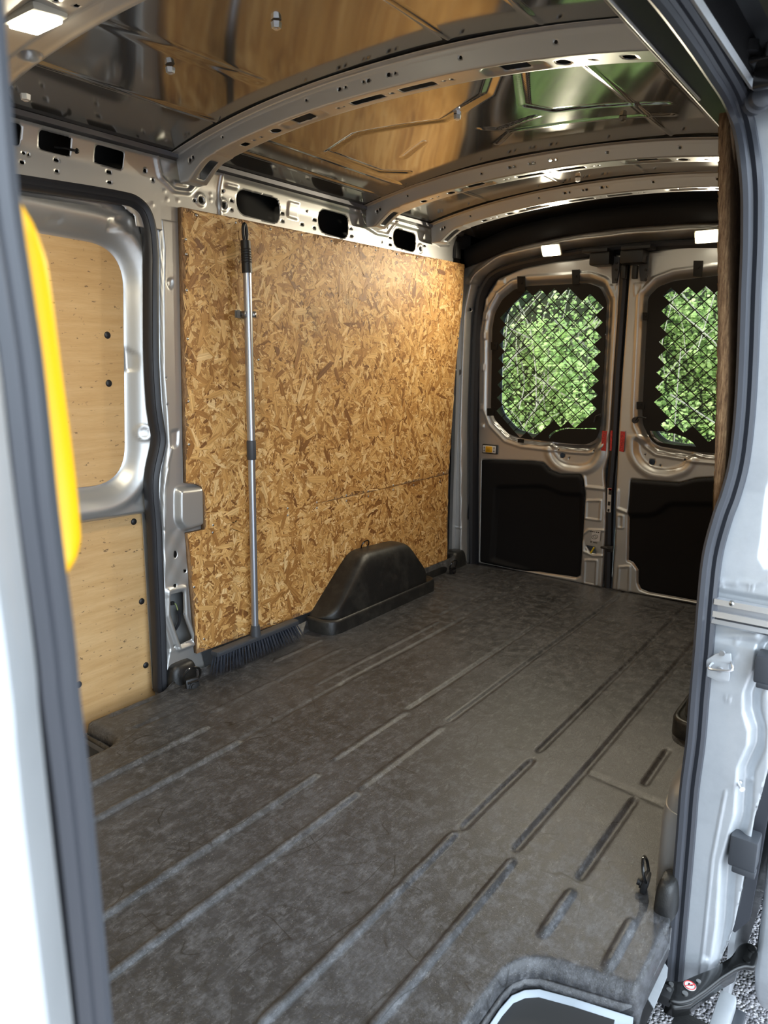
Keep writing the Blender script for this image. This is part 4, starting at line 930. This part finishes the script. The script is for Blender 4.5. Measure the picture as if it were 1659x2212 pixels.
# clip holding the broom
cc = at(536, 680, 'x', -.845); pc_ = P1+(P2-P1)*((cc[2]-P1[2])/(P2[2]-P1[2]))
t = empty('tool_clip', (XO, pc_[1], pc_[2]), label='small sprung steel clip on the chipboard gripping the broom handle', cat='clip')
z = pc_[2]; y = pc_[1]
MB().box((XO+.003, y, z), (.004, .075, .026), bev=.001).build('back_plate', galv, t)
for s_ in (-1, 1):
    m_ = MB(); pts = [(XO+.004, y+s_*.008), (XO+.010, y+s_*.017), (XO+.022, y+s_*.019), (XO+.034, y+s_*.0165), (XO+.040, y+s_*.020), (XO+.044, y+s_*.028)]
    V = []; F = []
    for a, b in pts: V += [(a, b, z-.011), (a, b, z+.011)]
    for i in range(len(pts)-1): F.append((2*i, 2*i+1, 2*i+3, 2*i+2))
    o = m_.add(V, F).build('jaw', galv, t); o.modifiers.new('s', 'SOLIDIFY').thickness = .0014
    m_ = MB()
    for k in range(9):
        a = k*.9; pts2 = [(XO+.012+.006*math.cos(v), y+s_*.026+.006*math.sin(v), z-.014+k*.003+.003*v/6.28) for v in np.linspace(0, 6.28, 9)]; m_.tube(pts2, .0011, 5)
    m_.build('spring', galv, t)

# ================================================================== NEAR SIDE: JAMB, SEAL, HEADER, PILLAR
# path of the opening edge: (px, py) seen against known depths
near = [(1450, 2175, .875), (1458, 2080, .885), (1465, 2000, .892), (1482, 1800, .893), (1490, 1700, .893), (1503, 1600, .893), (1511, 1500, .896), (1520, 1400, .900), (1528, 1300, .910), (1539, 1200, .925), (1560, 1120, .935), (1578, 1070, .945), (1596, 1000, .955), (1608, 900, .958), (1615, 780, .958), (1620, 640, .950), (1625, 500, .935), (1622, 370, .915)]
npath = [Vector(at(a, b, 'y', y)) for a, b, y in near]
npath += [Vector(at(a, b, 'z', z)) for a, b, z in [(1595, 225, 1.600), (1545, 130, 1.612), (1470, 15, 1.615), (1400, -80, 1.615), (1300, -230, 1.613)]]
npath = smoothpath(npath, 6)
# seal cross section lies in the plane facing the viewer (ref = outward +x)
prof = [(a*.85-.003, b*.8) for a, b in [(-.016, -.020), (-.010, -.024), (.000, -.022), (.004, -.014), (.001, -.008), (.006, -.004), (.016, -.010), (.024, -.006), (.026, .004), (.018, .012), (.0, .016), (-.014, .012), (-.019, -.006)]]
sl = sweep('door_seal', npath, prof, (1, 0, 0), rubber2)
tag(sl, 'thick dark grey rubber seal running down the near door jamb in the right foreground', 'door seal')
lp2 = [p+Vector((-.013, .006, 0)) for p in npath]
# jamb panel: faces forward, outside the seal
JX0 = lambda z: np.interp(z, [-.25, 0, .4, .7, .9, 1.05, 1.25, 1.42, 1.6], [.885, .893, .893, .900, .905, .910, .905, .895, .86])
jo = [tuple(at(a, b, 'y', .93)[[0, 2]]) for a, b in [(1665, 1640), (1650, 1700), (1632, 1760), (1617, 1850), (1604, 1920), (1590, 1985), (1575, 2030), (1555, 2075), (1525, 2140), (1490, 2180), (1430, 2180)]]
JO = [(.82, 1.66), (1.01, 1.66), (1.06, 1.2), (1.06, .5)]+jo+[(.880, -.25), (.890, 0), (.890, .45), (.900, .70), (.906, .88), (.906, 1.25), (.890, 1.45), (.85, 1.56)]
tj = lambda pts: [tuple(at(a, b, 'y', .93)[[0, 2]]) for a, b in pts]
GR = tj([(1680, 990), (1648, 1060), (1640, 1160), (1634, 1205), (1648, 1228), (1700, 1245)])
GR2 = tj([(1700, 1372), (1650, 1372), (1632, 1395), (1628, 1440), (1608, 1490), (1608, 1530), (1620, 1570), (1618, 1600), (1596, 1650), (1590, 1750), (1560, 1850), (1552, 1980), (1540, 2060), (1520, 2110), (1500, 2210), (1700, 2210)])
def Hj(U, V):
    h = -.022*sstep(-sdp(U, V, GR+[(1.2, GR[-1][1]), (1.2, GR[0][1])])/.010)
    s2 = sdp(U, V, GR2); h += -.026*sstep(-s2/.012)+.012*sstep((-s2-.015)/.02)
    h += ridge(U, V, tj([(1540, 1258), (1640, 1262), (1665, 1256)]), .006, .003)-.004*((V > .60) & (V < .70))
    h += ridge(U, V, tj([(1540, 1372), (1632, 1374)]), .010, .004)
    for px, py in [(1556, 1268), (1587, 1268), (1620, 1271), (1592, 1380), (1533, 1500), (1577, 1502), (1588, 1413)]:
        c = tj([(px, py)])[0]; d = np.hypot(U-c[0], V-c[1]); h += .0018*sstep(1-np.abs(d-.0045)/.002)
    h += ridge(U, V, tj([(1480, 2055), (1530, 2055)]), .012, .006)
    h += ridge(U, V, tj([(1572, 1700), (1545, 1840), (1530, 1990), (1520, 2090)]), .004, .002)
    h -= .03*sstep((1.0-(1.66-V)/.10))
    return h
jamb = struct(relief('wall_right_jamb', .86, 1.07, -.25, 1.66, .0028, .0055, Hj, lambda u, v, h: (u, .935+.02*sstep((v-.8)/.3)*0+np.interp(v, [-.25, .5, .9, 1.3, 1.6], [-.035, -.025, .03, .03, -.0])-h, v), bodyp, outline=JO, solid=.002))
jamb.name = 'trim_7'
# inner flange between seal and chipboard edge
fp_ = npath
V = []; F = []
jb = [i for i, p in enumerate(npath)]
for p in npath:
    up = sstep((p.z-1.50)/.08); lo = sstep((.98-p.z)/.12)
    V += [(p.x-.002+.004*lo, p.y+.006*(1-up), p.z+.004*up), (p.x-.014+.018*lo, p.y+.030, p.z+.008*up), (p.x-.026+.036*lo, p.y+.075*(1-up)+.01, p.z+.022*up)]
for i in range(len(npath)-1): F += [(3*i, 3*i+1, 3*i+4, 3*i+3), (3*i+1, 3*i+2, 3*i+5, 3*i+4)]
fl = MB().add(V, F).build('jamb_inner_flange', silver, jamb); fl.modifiers.new('s', 'SOLIDIFY').thickness = .003
# outer skin of near side behind the jamb, and inner skin
struct(MB().box((1.0, 2.05, .85), (.012, 2.1, 2.3)).build('wall_right', bodyp))
MB().box((.912, 1.97, .80), (.01, 1.98, 1.75)).build('wall_right_inner', silver, jamb)
MB().box((.875, 1.95, 1.70), (.03, 2.05, .22)).build('wall_right_rail', silver, jamb)
# pale grey pillar cover low at the sill
P = [(.862, 1.075), (.842, 1.02), (.846, .965), (.872, .935), (.90, .93)]
def colm(path, z0, z1, top, name, m, par):
    V = []; F = []; zs = [z0, z0+.1, z1-.04, z1-.012, z1]; off = [0, 0, 0, .004, .02]
    for z, o_ in zip(zs, off):
        for x, y in path: V.append((min(x+o_, .905), y+o_*.8, z))
    n = len(path)
    for j in range(len(zs)-1):
        for i in range(n-1): F.append((j*n+i, j*n+i+1, (j+1)*n+i+1, (j+1)*n+i))
    F.append(tuple(range((len(zs)-1)*n, len(zs)*n)))
    o = MB().add(V, F).build(name, m, par); return o
sm = smoothpath([Vector((.905, 1.16, 0)), Vector((.862, 1.13, 0)), Vector((.838, 1.04, 0)), Vector((.838, .955, 0)), Vector((.856, .915, 0)), Vector((.900, .902, 0))], 6)
pcv = empty('pillar_cover', (.87, 1.0, 0), label='pale grey metal pillar foot between the seal and the load floor at lower right', cat='pillar cover')
colm([(p.x, p.y) for p in sm], -.03, .205, 0, 'lower_shell', silver, pcv)
V = []; F = []
for z, o_ in ((.19, .006), (.225, .008), (.245, .014), (.31, .045), (.33, .055)):
    for p in sm: V.append((min(p.x+o_, .905), p.y+o_*.6, z))
n = len(sm)
for j in range(4):
    for i in range(n-1): F.append((j*n+i, j*n+i+1, (j+1)*n+i+1, (j+1)*n+i))
MB().add(V, F).build('upper_shell', silver, pcv)
# stainless centre track end
t = empty('door_track', (.97, .93, .66), label='stainless steel centre track end for the sliding door, set in the right foreground jamb', cat='door track')
a, b = at(1549, 1286, 'y', .925), at(1549, 1340, 'y', .925); c = at(1659, 1290, 'y', .925)
zt_, zb_ = a[2], b[2]; x0 = a[0]; Lx = 1.075-x0; hgt = zt_-zb_
prof = [(0, zt_), (-.014, zt_-.001), (-.016, zt_-.012), (-.004, zt_-.016), (-.002, zt_-.030), (-.016, zt_-.036), (-.014, zb_+.024), (0.012, zb_+.020), (.012, zb_+.012), (-.016, zb_+.010), (-.020, zb_+.002), (-.014, zb_-.003), (0, zb_)]
V = []; F = []
for x in (x0, x0+Lx): V += [(x, .916+d, z) for d, z in prof]
n = len(prof); F = [(k, k+1, n+k+1, n+k) for k in range(n-1)]
o = MB().add(V, F).build('rail', steel, t, smooth=False); o.modifiers.new('s', 'SOLIDIFY').thickness = .002
q = at(1581, 1304, 'y', .905); m_ = MB(); m_.cyl(q, (0, 1, 0), .0065, .006, 18); m_.dome(q-np.array((0, .003, 0)), (0, -1, 0), .0050, .003, 14); m_.build('screw', galv, t)
m_ = MB(); m_.cyl(q-np.array((0, .0062, 0)), (0, 1, 0), .002, .001, 6); m_.build('screw_socket', inkm, t)
# striker plate
t = empty('door_striker', tuple(at(1562, 1430, 'y', .90)), label='silver door striker plate with loop below the centre track on the right jamb', cat='striker')
P = tj([(1536, 1412), (1549, 1404), (1556, 1399), (1588, 1399), (1590, 1421), (1582, 1420), (1586, 1444), (1584, 1458), (1560, 1459), (1548, 1452), (1534, 1446)])
P = [(u*1-(.0), v) for u, v in P]
o = plate('plate', rpoly(P, .003, 3), [], .005, lambda u, v, w: (u, .893+w, v), bodyp, t, bevel=.001, smooth=True)
for a_, b_ in ((1560, 1411), (1555, 1447)):
    q = at(a_, b_, 'y', .888); MB().cyl(q, (0, 1, 0), .0055, .005, 18).build('bolt', steel, t)
q1, q2 = at(1538, 1441, 'y', .885), at(1582, 1444, 'y', .885); q3, q4 = at(1541, 1434, 'y', .889), at(1580, 1432, 'y', .889)
m_ = MB(); m_.tube(smoothpath([q3+np.array((0, .006, 0)), q3+np.array((-.004, -.004, -.001)), q1+np.array((0, -.012, 0)), q2+np.array((0, -.012, 0)), q4+np.array((.002, -.004, 0)), q4+np.array((0, .006, 0))], 5), .0028, 8); m_.build('loop', steel, t)
# bump stop and rubber buffers
def buffer_(px, py, y, w, h_, d, label):
    c = at(px, py, 'y', y); t = empty('door_buffer', tuple(c), label=label, cat='buffer')
    MB().box(c, (w, d, h_), bev=.005).build('block', greyp, t); MB().box(c+np.array((w*.1, -d*.3, -h_*.55)), (w*.85, d*.5, h_*.2), bev=.003).build('foot', greyp, t); return t
buffer_(1656, 1441, .90, .036, .055, .05, 'black square rubber buffer at the right edge beside the striker')
buffer_(1609, 1833, .925, .052, .070, .05, 'dark grey rubber buffer block low on the right jamb')
# stop bolt
c = at(1594, 1688, 'y', .92); m_ = MB(); m_.cyl(c, (0, 1, 0), .009, .010, 12); m_.tube([c, c+np.array((.010, -.02, -.001)), c+np.array((.013, -.024, -.001))], [.004, .004, .006], 10)
tag(m_.build('stop_pin', steel), 'small steel stop pin low on the right jamb', 'pin')
# upper door stop buffer (round)
t = empty('round_buffer', tuple(at(1636, 213, 'y', .90)), label='round ribbed grey buffer near the upper right corner of the opening', cat='buffer')
c = at(1638, 214, 'y', .895); ax_ = Vector((.55, -.8, 0)).normalized(); ca_ = Vector(c)
MB().tube([ca_-ax_*.018, ca_-ax_*.008], [.022, .020], 20).build('base', greyp, t)
MB().tube([ca_-ax_*.008, ca_-ax_*.002, ca_+ax_*.002, ca_+ax_*.006, ca_+ax_*.014, ca_+ax_*.018], [.017, .023, .017, .020, .017, .010], 20).build('ribbed_body', greyp, t)

# header over the opening: inner black trim, rail and outer track channel
V = []; F = []
hp = [(.760, 1.690), (.775, 1.640), (.790, 1.625), (.83, 1.622), (.862, 1.625), (.868, 1.640)]
ysn = np.linspace(-.65, 1.30, 24)
for y in ysn:
    s_ = float(sstep((y-.84)/.14)); V += [(x, y, z-.05*s_*(x > .80)*0) for x, z in hp]
n = len(hp); F = [(i*n+k, i*n+k+1, (i+1)*n+k+1, (i+1)*n+k) for i in range(len(ysn)-1) for k in range(n-1)]
hd_ = MB().add(V, F).build('header_trim', dark); hd_.modifiers.new('s', 'SOLIDIFY').thickness = .004
tag(hd_, 'long black trim above the near door opening, crossing the top right corner', 'trim')
m_ = MB(); m_.tube([(.758, -.6, 1.690), (.758, .985, 1.690)], .004, 8); m_.build('bright_edge', silver, hd_)
m_ = MB(); m_.tube([(.795, -.6, 1.618), (.797, .90, 1.618)], .0022, 8); m_.build('bright_edge', silver, hd_)
MB().box((.80, .2, 1.76), (.006, 1.7, .14)).build('header_inner', silver, jamb)
# outer channel with guide rail, above the door
oc_ = empty('upper_door_track', (.95, .2, 1.62), label='black upper sliding track channel along the roof edge at the top right', cat='door track')
def strip(name, prof, y0, y1, m, par):
    V = [(x, y, z) for y in (y0, y1) for x, z in prof]; n = len(prof)
    o = MB().add(V, [(k, k+1, n+k+1, n+k) for k in range(n-1)]).build(name, m, par, smooth=False); o.modifiers.new('s', 'SOLIDIFY').thickness = .003; return o
strip('body_flange', [(.890, 1.611), (.896, 1.606), (.899, 1.611)], -.62, .86, bodyp, oc_)
strip('channel', [(.899, 1.612), (.905, 1.66), (.955, 1.668), (.958, 1.640)], -.62, 1.3, dark, oc_)
strip('outer_lip', [(.958, 1.640), (.962, 1.612), (.975, 1.606), (.980, 1.640), (.990, 1.648), (.994, 1.622)], -.62, 1.3, dark, oc_)
struct(strip('trim_8', [(.994, 1.622), (1.000, 1.606), (1.012, 1.612), (1.022, 1.70), (1.028, 1.99)], -.62, 1.3, bodyp, None))
m_ = MB(); m_.box((.93, .85, 1.655), (.06, .02, .03)); m_.build('end_stop', dark, oc_)
# upper roller bracket hanging from the channel
t = empty('roller_arm', tuple(at(1632, 130, 'z', 1.60)), label='black roller bracket of the open sliding door at the top right edge', cat='roller arm')
c = Vector(at(1618, 120, 'z', 1.625)); 
m_ = MB(); m_.box(c+Vector((.045, .03, -.004)), (.13, .05, .008), bev=.003); m_.box(c+Vector((.06, .05, -.020)), (.12, .02, .035), bev=.004); m_.build('bracket', mat_ring, t)
m_ = MB(); m_.cyl(c+Vector((0, .0, .012)), (0, 0, 1), .013, .016, 18); m_.build('roller', dark, t)
m_ = MB(); m_.cyl(c+Vector((.028, .01, .006)), (0, 0, 1), .007, .02, 14); m_.build('roller_pin', steel, t)
plate('tab', tj([(1627, 168), (1637, 155), (1659, 185), (1656, 190), (1632, 188)]), [], .003, lambda u, v, w: (u, .90+w, v), bodyp, t)

# ---- lower arm of the sliding door
t = empty('door_hinge_arm', tuple(at(1480, 2150, 'z', -.13)), label='black pressed steel lower arm joining the sill to the open sliding door, bottom right', cat='hinge arm')
tz = lambda pts, v=-.12: [tuple(at(a, b, 'z', v)[:2]) for a, b in pts]
arm = tz([(1424, 2126), (1440, 2116), (1470, 2120), (1500, 2106), (1540, 2090), (1580, 2065), (1596, 2040), (1610, 2034), (1629, 2038), (1640, 2062), (1632, 2090), (1612, 2086), (1592, 2092), (1560, 2112), (1525, 2140), (1495, 2160), (1470, 2166), (1444, 2160)])
ap = plate('arm', rpoly(arm, .010, 4), [], .012, lambda u, v, w: (u, v, -.126+w), mat_ring, t, bevel=.004, smooth=True)
V = []; F = []; low = tz([(1441, 2150), (1462, 2161), (1495, 2156), (1525, 2134), (1560, 2106), (1595, 2086)])
for x, y in low: V += [(x, y, -.128), (x-.003, y-.006, -.158)]
o = MB().add(V, [(2*i, 2*i+1, 2*i+3, 2*i+2) for i in range(len(low)-1)]).build('arm_flange', mat_ring, t); o.modifiers.new('s', 'SOLIDIFY').thickness = .006
for a_, b_, r_ in [(1450, 2126, .005), (1445, 2138, .005), (1480, 2146, .006), (1509, 2120, .005), (1624, 2050, .008), (1613, 2073, .008)]:
    q = at(a_, b_, 'z', -.119); MB().cyl(q, (0, 0, 1), r_, .003, 16).build('rivet', galv if r_ < .007 else mat_ring, t)
q = at(1490, 2129, 'z', -.1185)
wl2 = MB().cyl(q, (0, 0, 1), .0125, .0015, 28).build('warning_sticker', white, t)
m_ = MB(); ring = [(q[0]+.0108*math.cos(v), q[1]+.0108*math.sin(v), q[2]+.001) for v in np.linspace(0, 2*math.pi, 33)]; m_.tube(ring, .0010, 6); dd = Vector((.7, .7, 0)).normalized()*.0105
m_.tube([Vector(q)+dd+Vector((0, 0, .0012)), Vector(q)-dd+Vector((0, 0, .0012))], .0009, 6); m_.build('prohibition_ring', redink, wl2)
m_ = MB(); m_.box(Vector(q)+Vector((.002, .001, .001)), (.007, .003, .0008), rot=Matrix.Rotation(.5, 3, 'Z')); m_.box(Vector(q)+Vector((-.002, .002, .001)), (.003, .006, .0008)); m_.build('foot_pictogram', inkm, wl2)
q = at(1436, 2148, 'z', -.13); MB().box(q, (.03, .035, .022), bev=.004).build('sill_bracket', dark, t)
# ---- open sliding door, just its front lower edge shows
sd = struct(empty('door_4', (1.08, 1.1, .5)))
E4 = [tuple(at(a, b, 'x', 1.045)[1:]) for a, b in [(1640, 1850), (1634, 1950), (1629, 2050), (1622, 2110), (1624, 2150), (1634, 2172)]]
DO = [(2.3, 1.6), (1.02, 1.6), (1.01, .9)]+[E4[0], E4[1], E4[2], E4[3], E4[4]]+[(2.3, E4[5][1]-.02)]
DO = [(1.00, 1.58), (1.00, .40)]+[(max(y, .98), z) for y, z in E4]+[(2.3, E4[-1][1]-.03), (2.3, 1.6)]
plate('door_shell', rpoly(DO, .02, 4), [], .065, lambda u, v, w: (1.083+w, u, v), bodyp, sd, bevel=.012, smooth=True)
q = at(1655, 2060, 'x', 1.040)
hb_ = plate('hinge_plate', rpoly([tuple(at(a, b, 'x', 1.042)[1:]) for a, b in [(1646, 2000), (1668, 2006), (1668, 2122), (1648, 2112), (1637, 2085), (1642, 2040)]], .006, 3), [], .012, lambda u, v, w: (1.042+w, u, v), mat_ring, sd, bevel=.002)
m_ = MB(); c = at(1643, 2053, 'x', 1.03); m_.cyl(c, (1, -.8, .2), .006, .03, 12); m_.build('hinge_bolt', steel, hb_)
# ---- sill below the jamb
sill = struct(empty('trim_9', (.95, .4, -.1)))
P = tz([(1437, 2083), (1443, 2092), (1441, 2110), (1412, 2180), (1395, 2240), (1340, 2240), (1370, 2195), (1398, 2140), (1412, 2100), (1424, 2084)], -.095)
hs = [[(x+r_*math.cos(v), y+r_*math.sin(v)) for v in np.linspace(0, 6.28, 13)[:-1]] for (x, y), r_ in zip(tz([(1421, 2083+9), (1391, 2152), (1383, 2166)], -.095), (.004, .004, .006))]
plate('sill_flange', P, hs, .003, lambda u, v, w: (u, v, -.095+w), bodyp, sill)
MB().box((.970, .2, -.180), (.06, 1.2, .01)).build('sill_tread', lin2, sill)
MB().box((1.018, .2, -.20), (.034, 1.42, .05), bev=.008).build('sill_outer', bodyp, sill)
MB().box((1.045, .2, -.23), (.02, 1.42, .05), bev=.004).build('sill_strip', greyp, sill)
# lower black seal strip outside the jamb and the wheel beyond
P = tj([(1668, 1630), (1655, 1640), (1640, 1700), (1622, 1780), (1608, 1900), (1592, 1968), (1574, 2032), (1580, 2036), (1612, 2010), (1632, 1900), (1645, 1820), (1668, 1700)])
o = plate('trim_10', P, [], .02, lambda u, v, w: (u, .975+w, v), rubber2); struct(o)
MB().box((0, 1.3, -.17), (1.75, 3.4, .22)).build('underbody', darkcav, floor)
wt = empty('road_wheel', (1.02, 2.0, -.28), label='rear tyre just visible through the gap left of the open door, lower right', cat='wheel')
def torus(c, ax, R0, r0, w, n=48, k=14):
    V = []; F = []
    for i in range(n):
        t_ = 2*math.pi*i/n
        for j in range(k):
            a = 2*math.pi*j/k; rr_ = R0+r0*abs(math.sin(a))**.5*(1 if math.sin(a) > 0 else -1); V.append((c[0]+w*abs(math.cos(a))**.4*(1 if math.cos(a) > 0 else -1), c[1]+rr_*math.cos(t_), c[2]+rr_*math.sin(t_)))
    for i in range(n):
        for j in range(k): F.append((i*k+j, i*k+(j+1) % k, ((i+1) % n)*k+(j+1) % k, ((i+1) % n)*k+j))
    return V, F
MB().add(*torus((.95, 2.0, -.285), None, .255, .075, .085)).build('tyre', rubber, wt)
tm = MB()
for i in range(60):
    a = 2*math.pi*i/60
    for s_ in (-.07, 0, .07): tm.box((.93+s_, 2.0+.331*math.cos(a+s_*.3), -.285+.331*math.sin(a+s_*.3)), (.05, .020, .008), rot=Matrix.Rotation(a-math.pi/2, 3, 'X'))
tm.build('tread_blocks', rubber, wt, smooth=False)['kind'] = 'stuff'
MB().cyl((.93, 2.0, -.285), (1, 0, 0), .19, .08, 32).build('rim', galv, wt)

# ---- near front pillar, seal and yellow grab handle (left foreground)
Pz = lambda px, py, x: Vector(at(px, py, 'x', x))
pp = [Pz(a, b, .900) for a, b in [(-75, -150), (-50, 150), (-24, 420), (6, 616), (32, 785), (52, 960), (70, 1121), (106, 1388), (117, 1500), (146, 1739), (190, 2175), (215, 2450)]]
ps = smoothpath(pp, 5)
prof = [(-.004, -.0115), (-.006, -.004), (-.003, -.001), (-.006, .004), (-.002, .0105), (.006, .0115), (.008, .006), (.006, .001), (.010, -.004), (.008, -.011)]
fs = sweep('door_seal', ps, [(a*.9, -b*.82) for a, b in prof], (1, 0, 0), rubber2)
tag(fs, 'blurred dark grey rubber seal down the left foreground pillar', 'door seal')
E2 = [Pz(a-3, b, .915) for a, b in [(-120, -150), (-92, 150), (-66, 420), (-38, 616), (-10, 785), (10, 960), (30, 1121), (64, 1388), (73, 1500), (98, 1739), (148, 2175), (178, 2450)]]
E2 = smoothpath(E2, 5)
V = []; F = []
for p in E2: V += [tuple(p+Vector((-.03, .012, 0))), tuple(p), tuple(p+Vector((.020, -.008, 0))), tuple(p+Vector((.045, -.030, 0))), tuple(p+Vector((.05, -.20, 0)))]
for i in range(len(E2)-1):
    for k in range(4): F.append((5*i+k, 5*i+k+1, 5*i+6+k, 5*i+5+k))
o = MB().add(V, F).build('trim_11', bodyp); struct(o); o.modifiers.new('s', 'SOLIDIFY').thickness = .003
# body in front of the opening: inner pillar, cab bulkhead
struct(MB().box((0, -.60, .75), (2.0, .02, 2.5)).build('wall_front', silver))
gh = [Pz(a, b, .845) for a, b in [(22, 300), (20, 420), (38, 560), (64, 760), (88, 960), (104, 1120), (110, 1235), (100, 1300)]]
gp_ = smoothpath([Pz(a, b, x) for a, b, x in [(22, 415, .855), (40, 500, .850), (62, 626, .846), (84, 785, .843), (110, 970, .843), (125, 1100, .846), (131, 1190, .850), (130, 1255, .858)]], 6)
nn = len(gp_); rads = [max(.0035, .0150*min(1, (i/nn)*4+.15, ((nn-i)/nn)*5)) for i in range(nn)]
t = empty('grab_handle', tuple(gp_[nn//2]), label='blurred bright yellow grab handle behind the left foreground seal', cat='grab handle')
V = []; F = []; K = 14
for i, p in enumerate(gp_):
    r_ = rads[i]
    for k in range(K):
        a = 2*math.pi*k/K; V.append((p.x+.009*math.cos(a)*min(1, r_/.010), p.y+r_*.72*math.sin(a), p.z))
F = [(i*K+k, i*K+(k+1) % K, (i+1)*K+(k+1) % K, (i+1)*K+k) for i in range(nn-1) for k in range(K)]+[tuple(range(K))[::-1], tuple(range((nn-1)*K, nn*K))]
MB().add(V, F).build('grip', yellow, t)
MB().box(gp_[2]+Vector((-.012, -.016, 0)), (.02, .03, .05), bev=.006).build('mount', dark, t); MB().box(gp_[-3]+Vector((-.012, -.016, 0)), (.02, .03, .05), bev=.006).build('mount', dark, t)

# ================================================================== OUTSIDE
gd = MB().box((0, 4, -.66), (60, 60, .06)).build('ground', tarmac); struct(gd)
hg = empty('hedge', (-1.5, 6.0, -.62), label='dense green ivy hedge seen through the rear window guards', cat='hedge')
def hedge(n, seed):
    g = np.random.default_rng(seed); x = g.uniform(-4.6, 2.2, n); z = g.uniform(-.3, 2.7, n)
    y = 5.2+.22*(z+.6)+.35*np.sin(x*2.1+z*1.3)*.6+.25*np.sin(x*5+z*4)+g.uniform(0, .35, n)
    gap = (np.sin(x*1.7+2)*np.sin(z*2.6+1)+g.normal(0, .35, n) > np.where(z > 1.5, .25, .85)); keep = ~gap; x, y, z = x[keep], y[keep], z[keep]; m = len(x)
    Ln = g.uniform(.020, .046, m)*np.where(g.random(m) < .12, 1.5, 1); Wd = Ln*g.uniform(.6, .95, m)
    base = np.array([(0, 0), (.25, -.42), (.55, -.48), (.72, -.22), (1, 0), (.72, .22), (.55, .48), (.25, .42)])
    th = g.normal(-1.57, .8, m); tilt = g.normal(.7, .45, m); yaw = g.normal(0, .7, m)
    u = np.stack([np.cos(th), np.zeros(m), np.sin(th)], -1); w = np.stack([-np.sin(th)*1, np.zeros(m), np.cos(th)], -1)
    nrm = np.array([0, -1, 0])
    # lean the leaf faces up and sideways
    def rot(v):
        ct, st = np.cos(tilt), np.sin(tilt); y1 = v[:, 1]*ct-v[:, 2]*-st; z1 = -v[:, 1]*st*0+v[:, 2]*ct; y1 = v[:, 2]*st; v = np.stack([v[:, 0], y1, z1], -1)
        cy, sy = np.cos(yaw), np.sin(yaw); return np.stack([v[:, 0]*cy-v[:, 1]*sy, v[:, 0]*sy+v[:, 1]*cy, v[:, 2]], -1)
    u, w = rot(u), rot(w); P = np.stack([x, y, z], -1)[:, None]+base[None, :, 0:1]*(Ln[:, None, None]*u[:, None])+base[None, :, 1:2]*(Wd[:, None, None]*w[:, None])
    k = len(base); me = bpy.data.meshes.new('foliage'); me.vertices.add(m*k); me.vertices.foreach_set('co', P.reshape(-1).astype(np.float32)); me.loops.add(m*k); me.loops.foreach_set('vertex_index', np.arange(m*k, dtype=np.int32))
    me.polygons.add(m); me.polygons.foreach_set('loop_start', np.arange(m, dtype=np.int32)*k); me.update(calc_edges=True)
    a = me.attributes.new('tone', 'FLOAT', 'POINT'); a.data.foreach_set('value', np.repeat(g.beta(2, 2, m), k).astype(np.float32))
    o = link('foliage', me, leaf, hg, smooth=False); o['kind'] = 'stuff'
hedge(90000, 11)
g = random.Random(3); m_ = MB()
for i in range(260):
    x = g.uniform(-3.8, 1.6); z = g.uniform(.2, 2.3); y = 5.15+.22*(z+.6)+g.uniform(-.1, .25); a = g.uniform(-.9, .9); l = g.uniform(.3, .9)
    p0 = Vector((x, y, z)); p1 = p0+Vector((math.sin(a)*l*.5, g.uniform(-.1, .1), math.cos(a)*l*.5)); p2 = p0+Vector((math.sin(a*1.5)*l, g.uniform(-.2, .1), math.cos(a)*l))
    m_.tube(smoothpath([p0, p1, p2], 3), g.uniform(.0025, .006), 4)
o = m_.build('dry_stems', bark, hg); o['kind'] = 'stuff'
bk = relief('bank', -9, 7, -.64, 4.2, .25, .25, None, lambda u, v, h: (u, 5.75+.22*(v+.6)+.25*np.sin(u*2.1+v*1.3), v), soil, solid=.05); struct(bk); bk.name = 'trim_12'
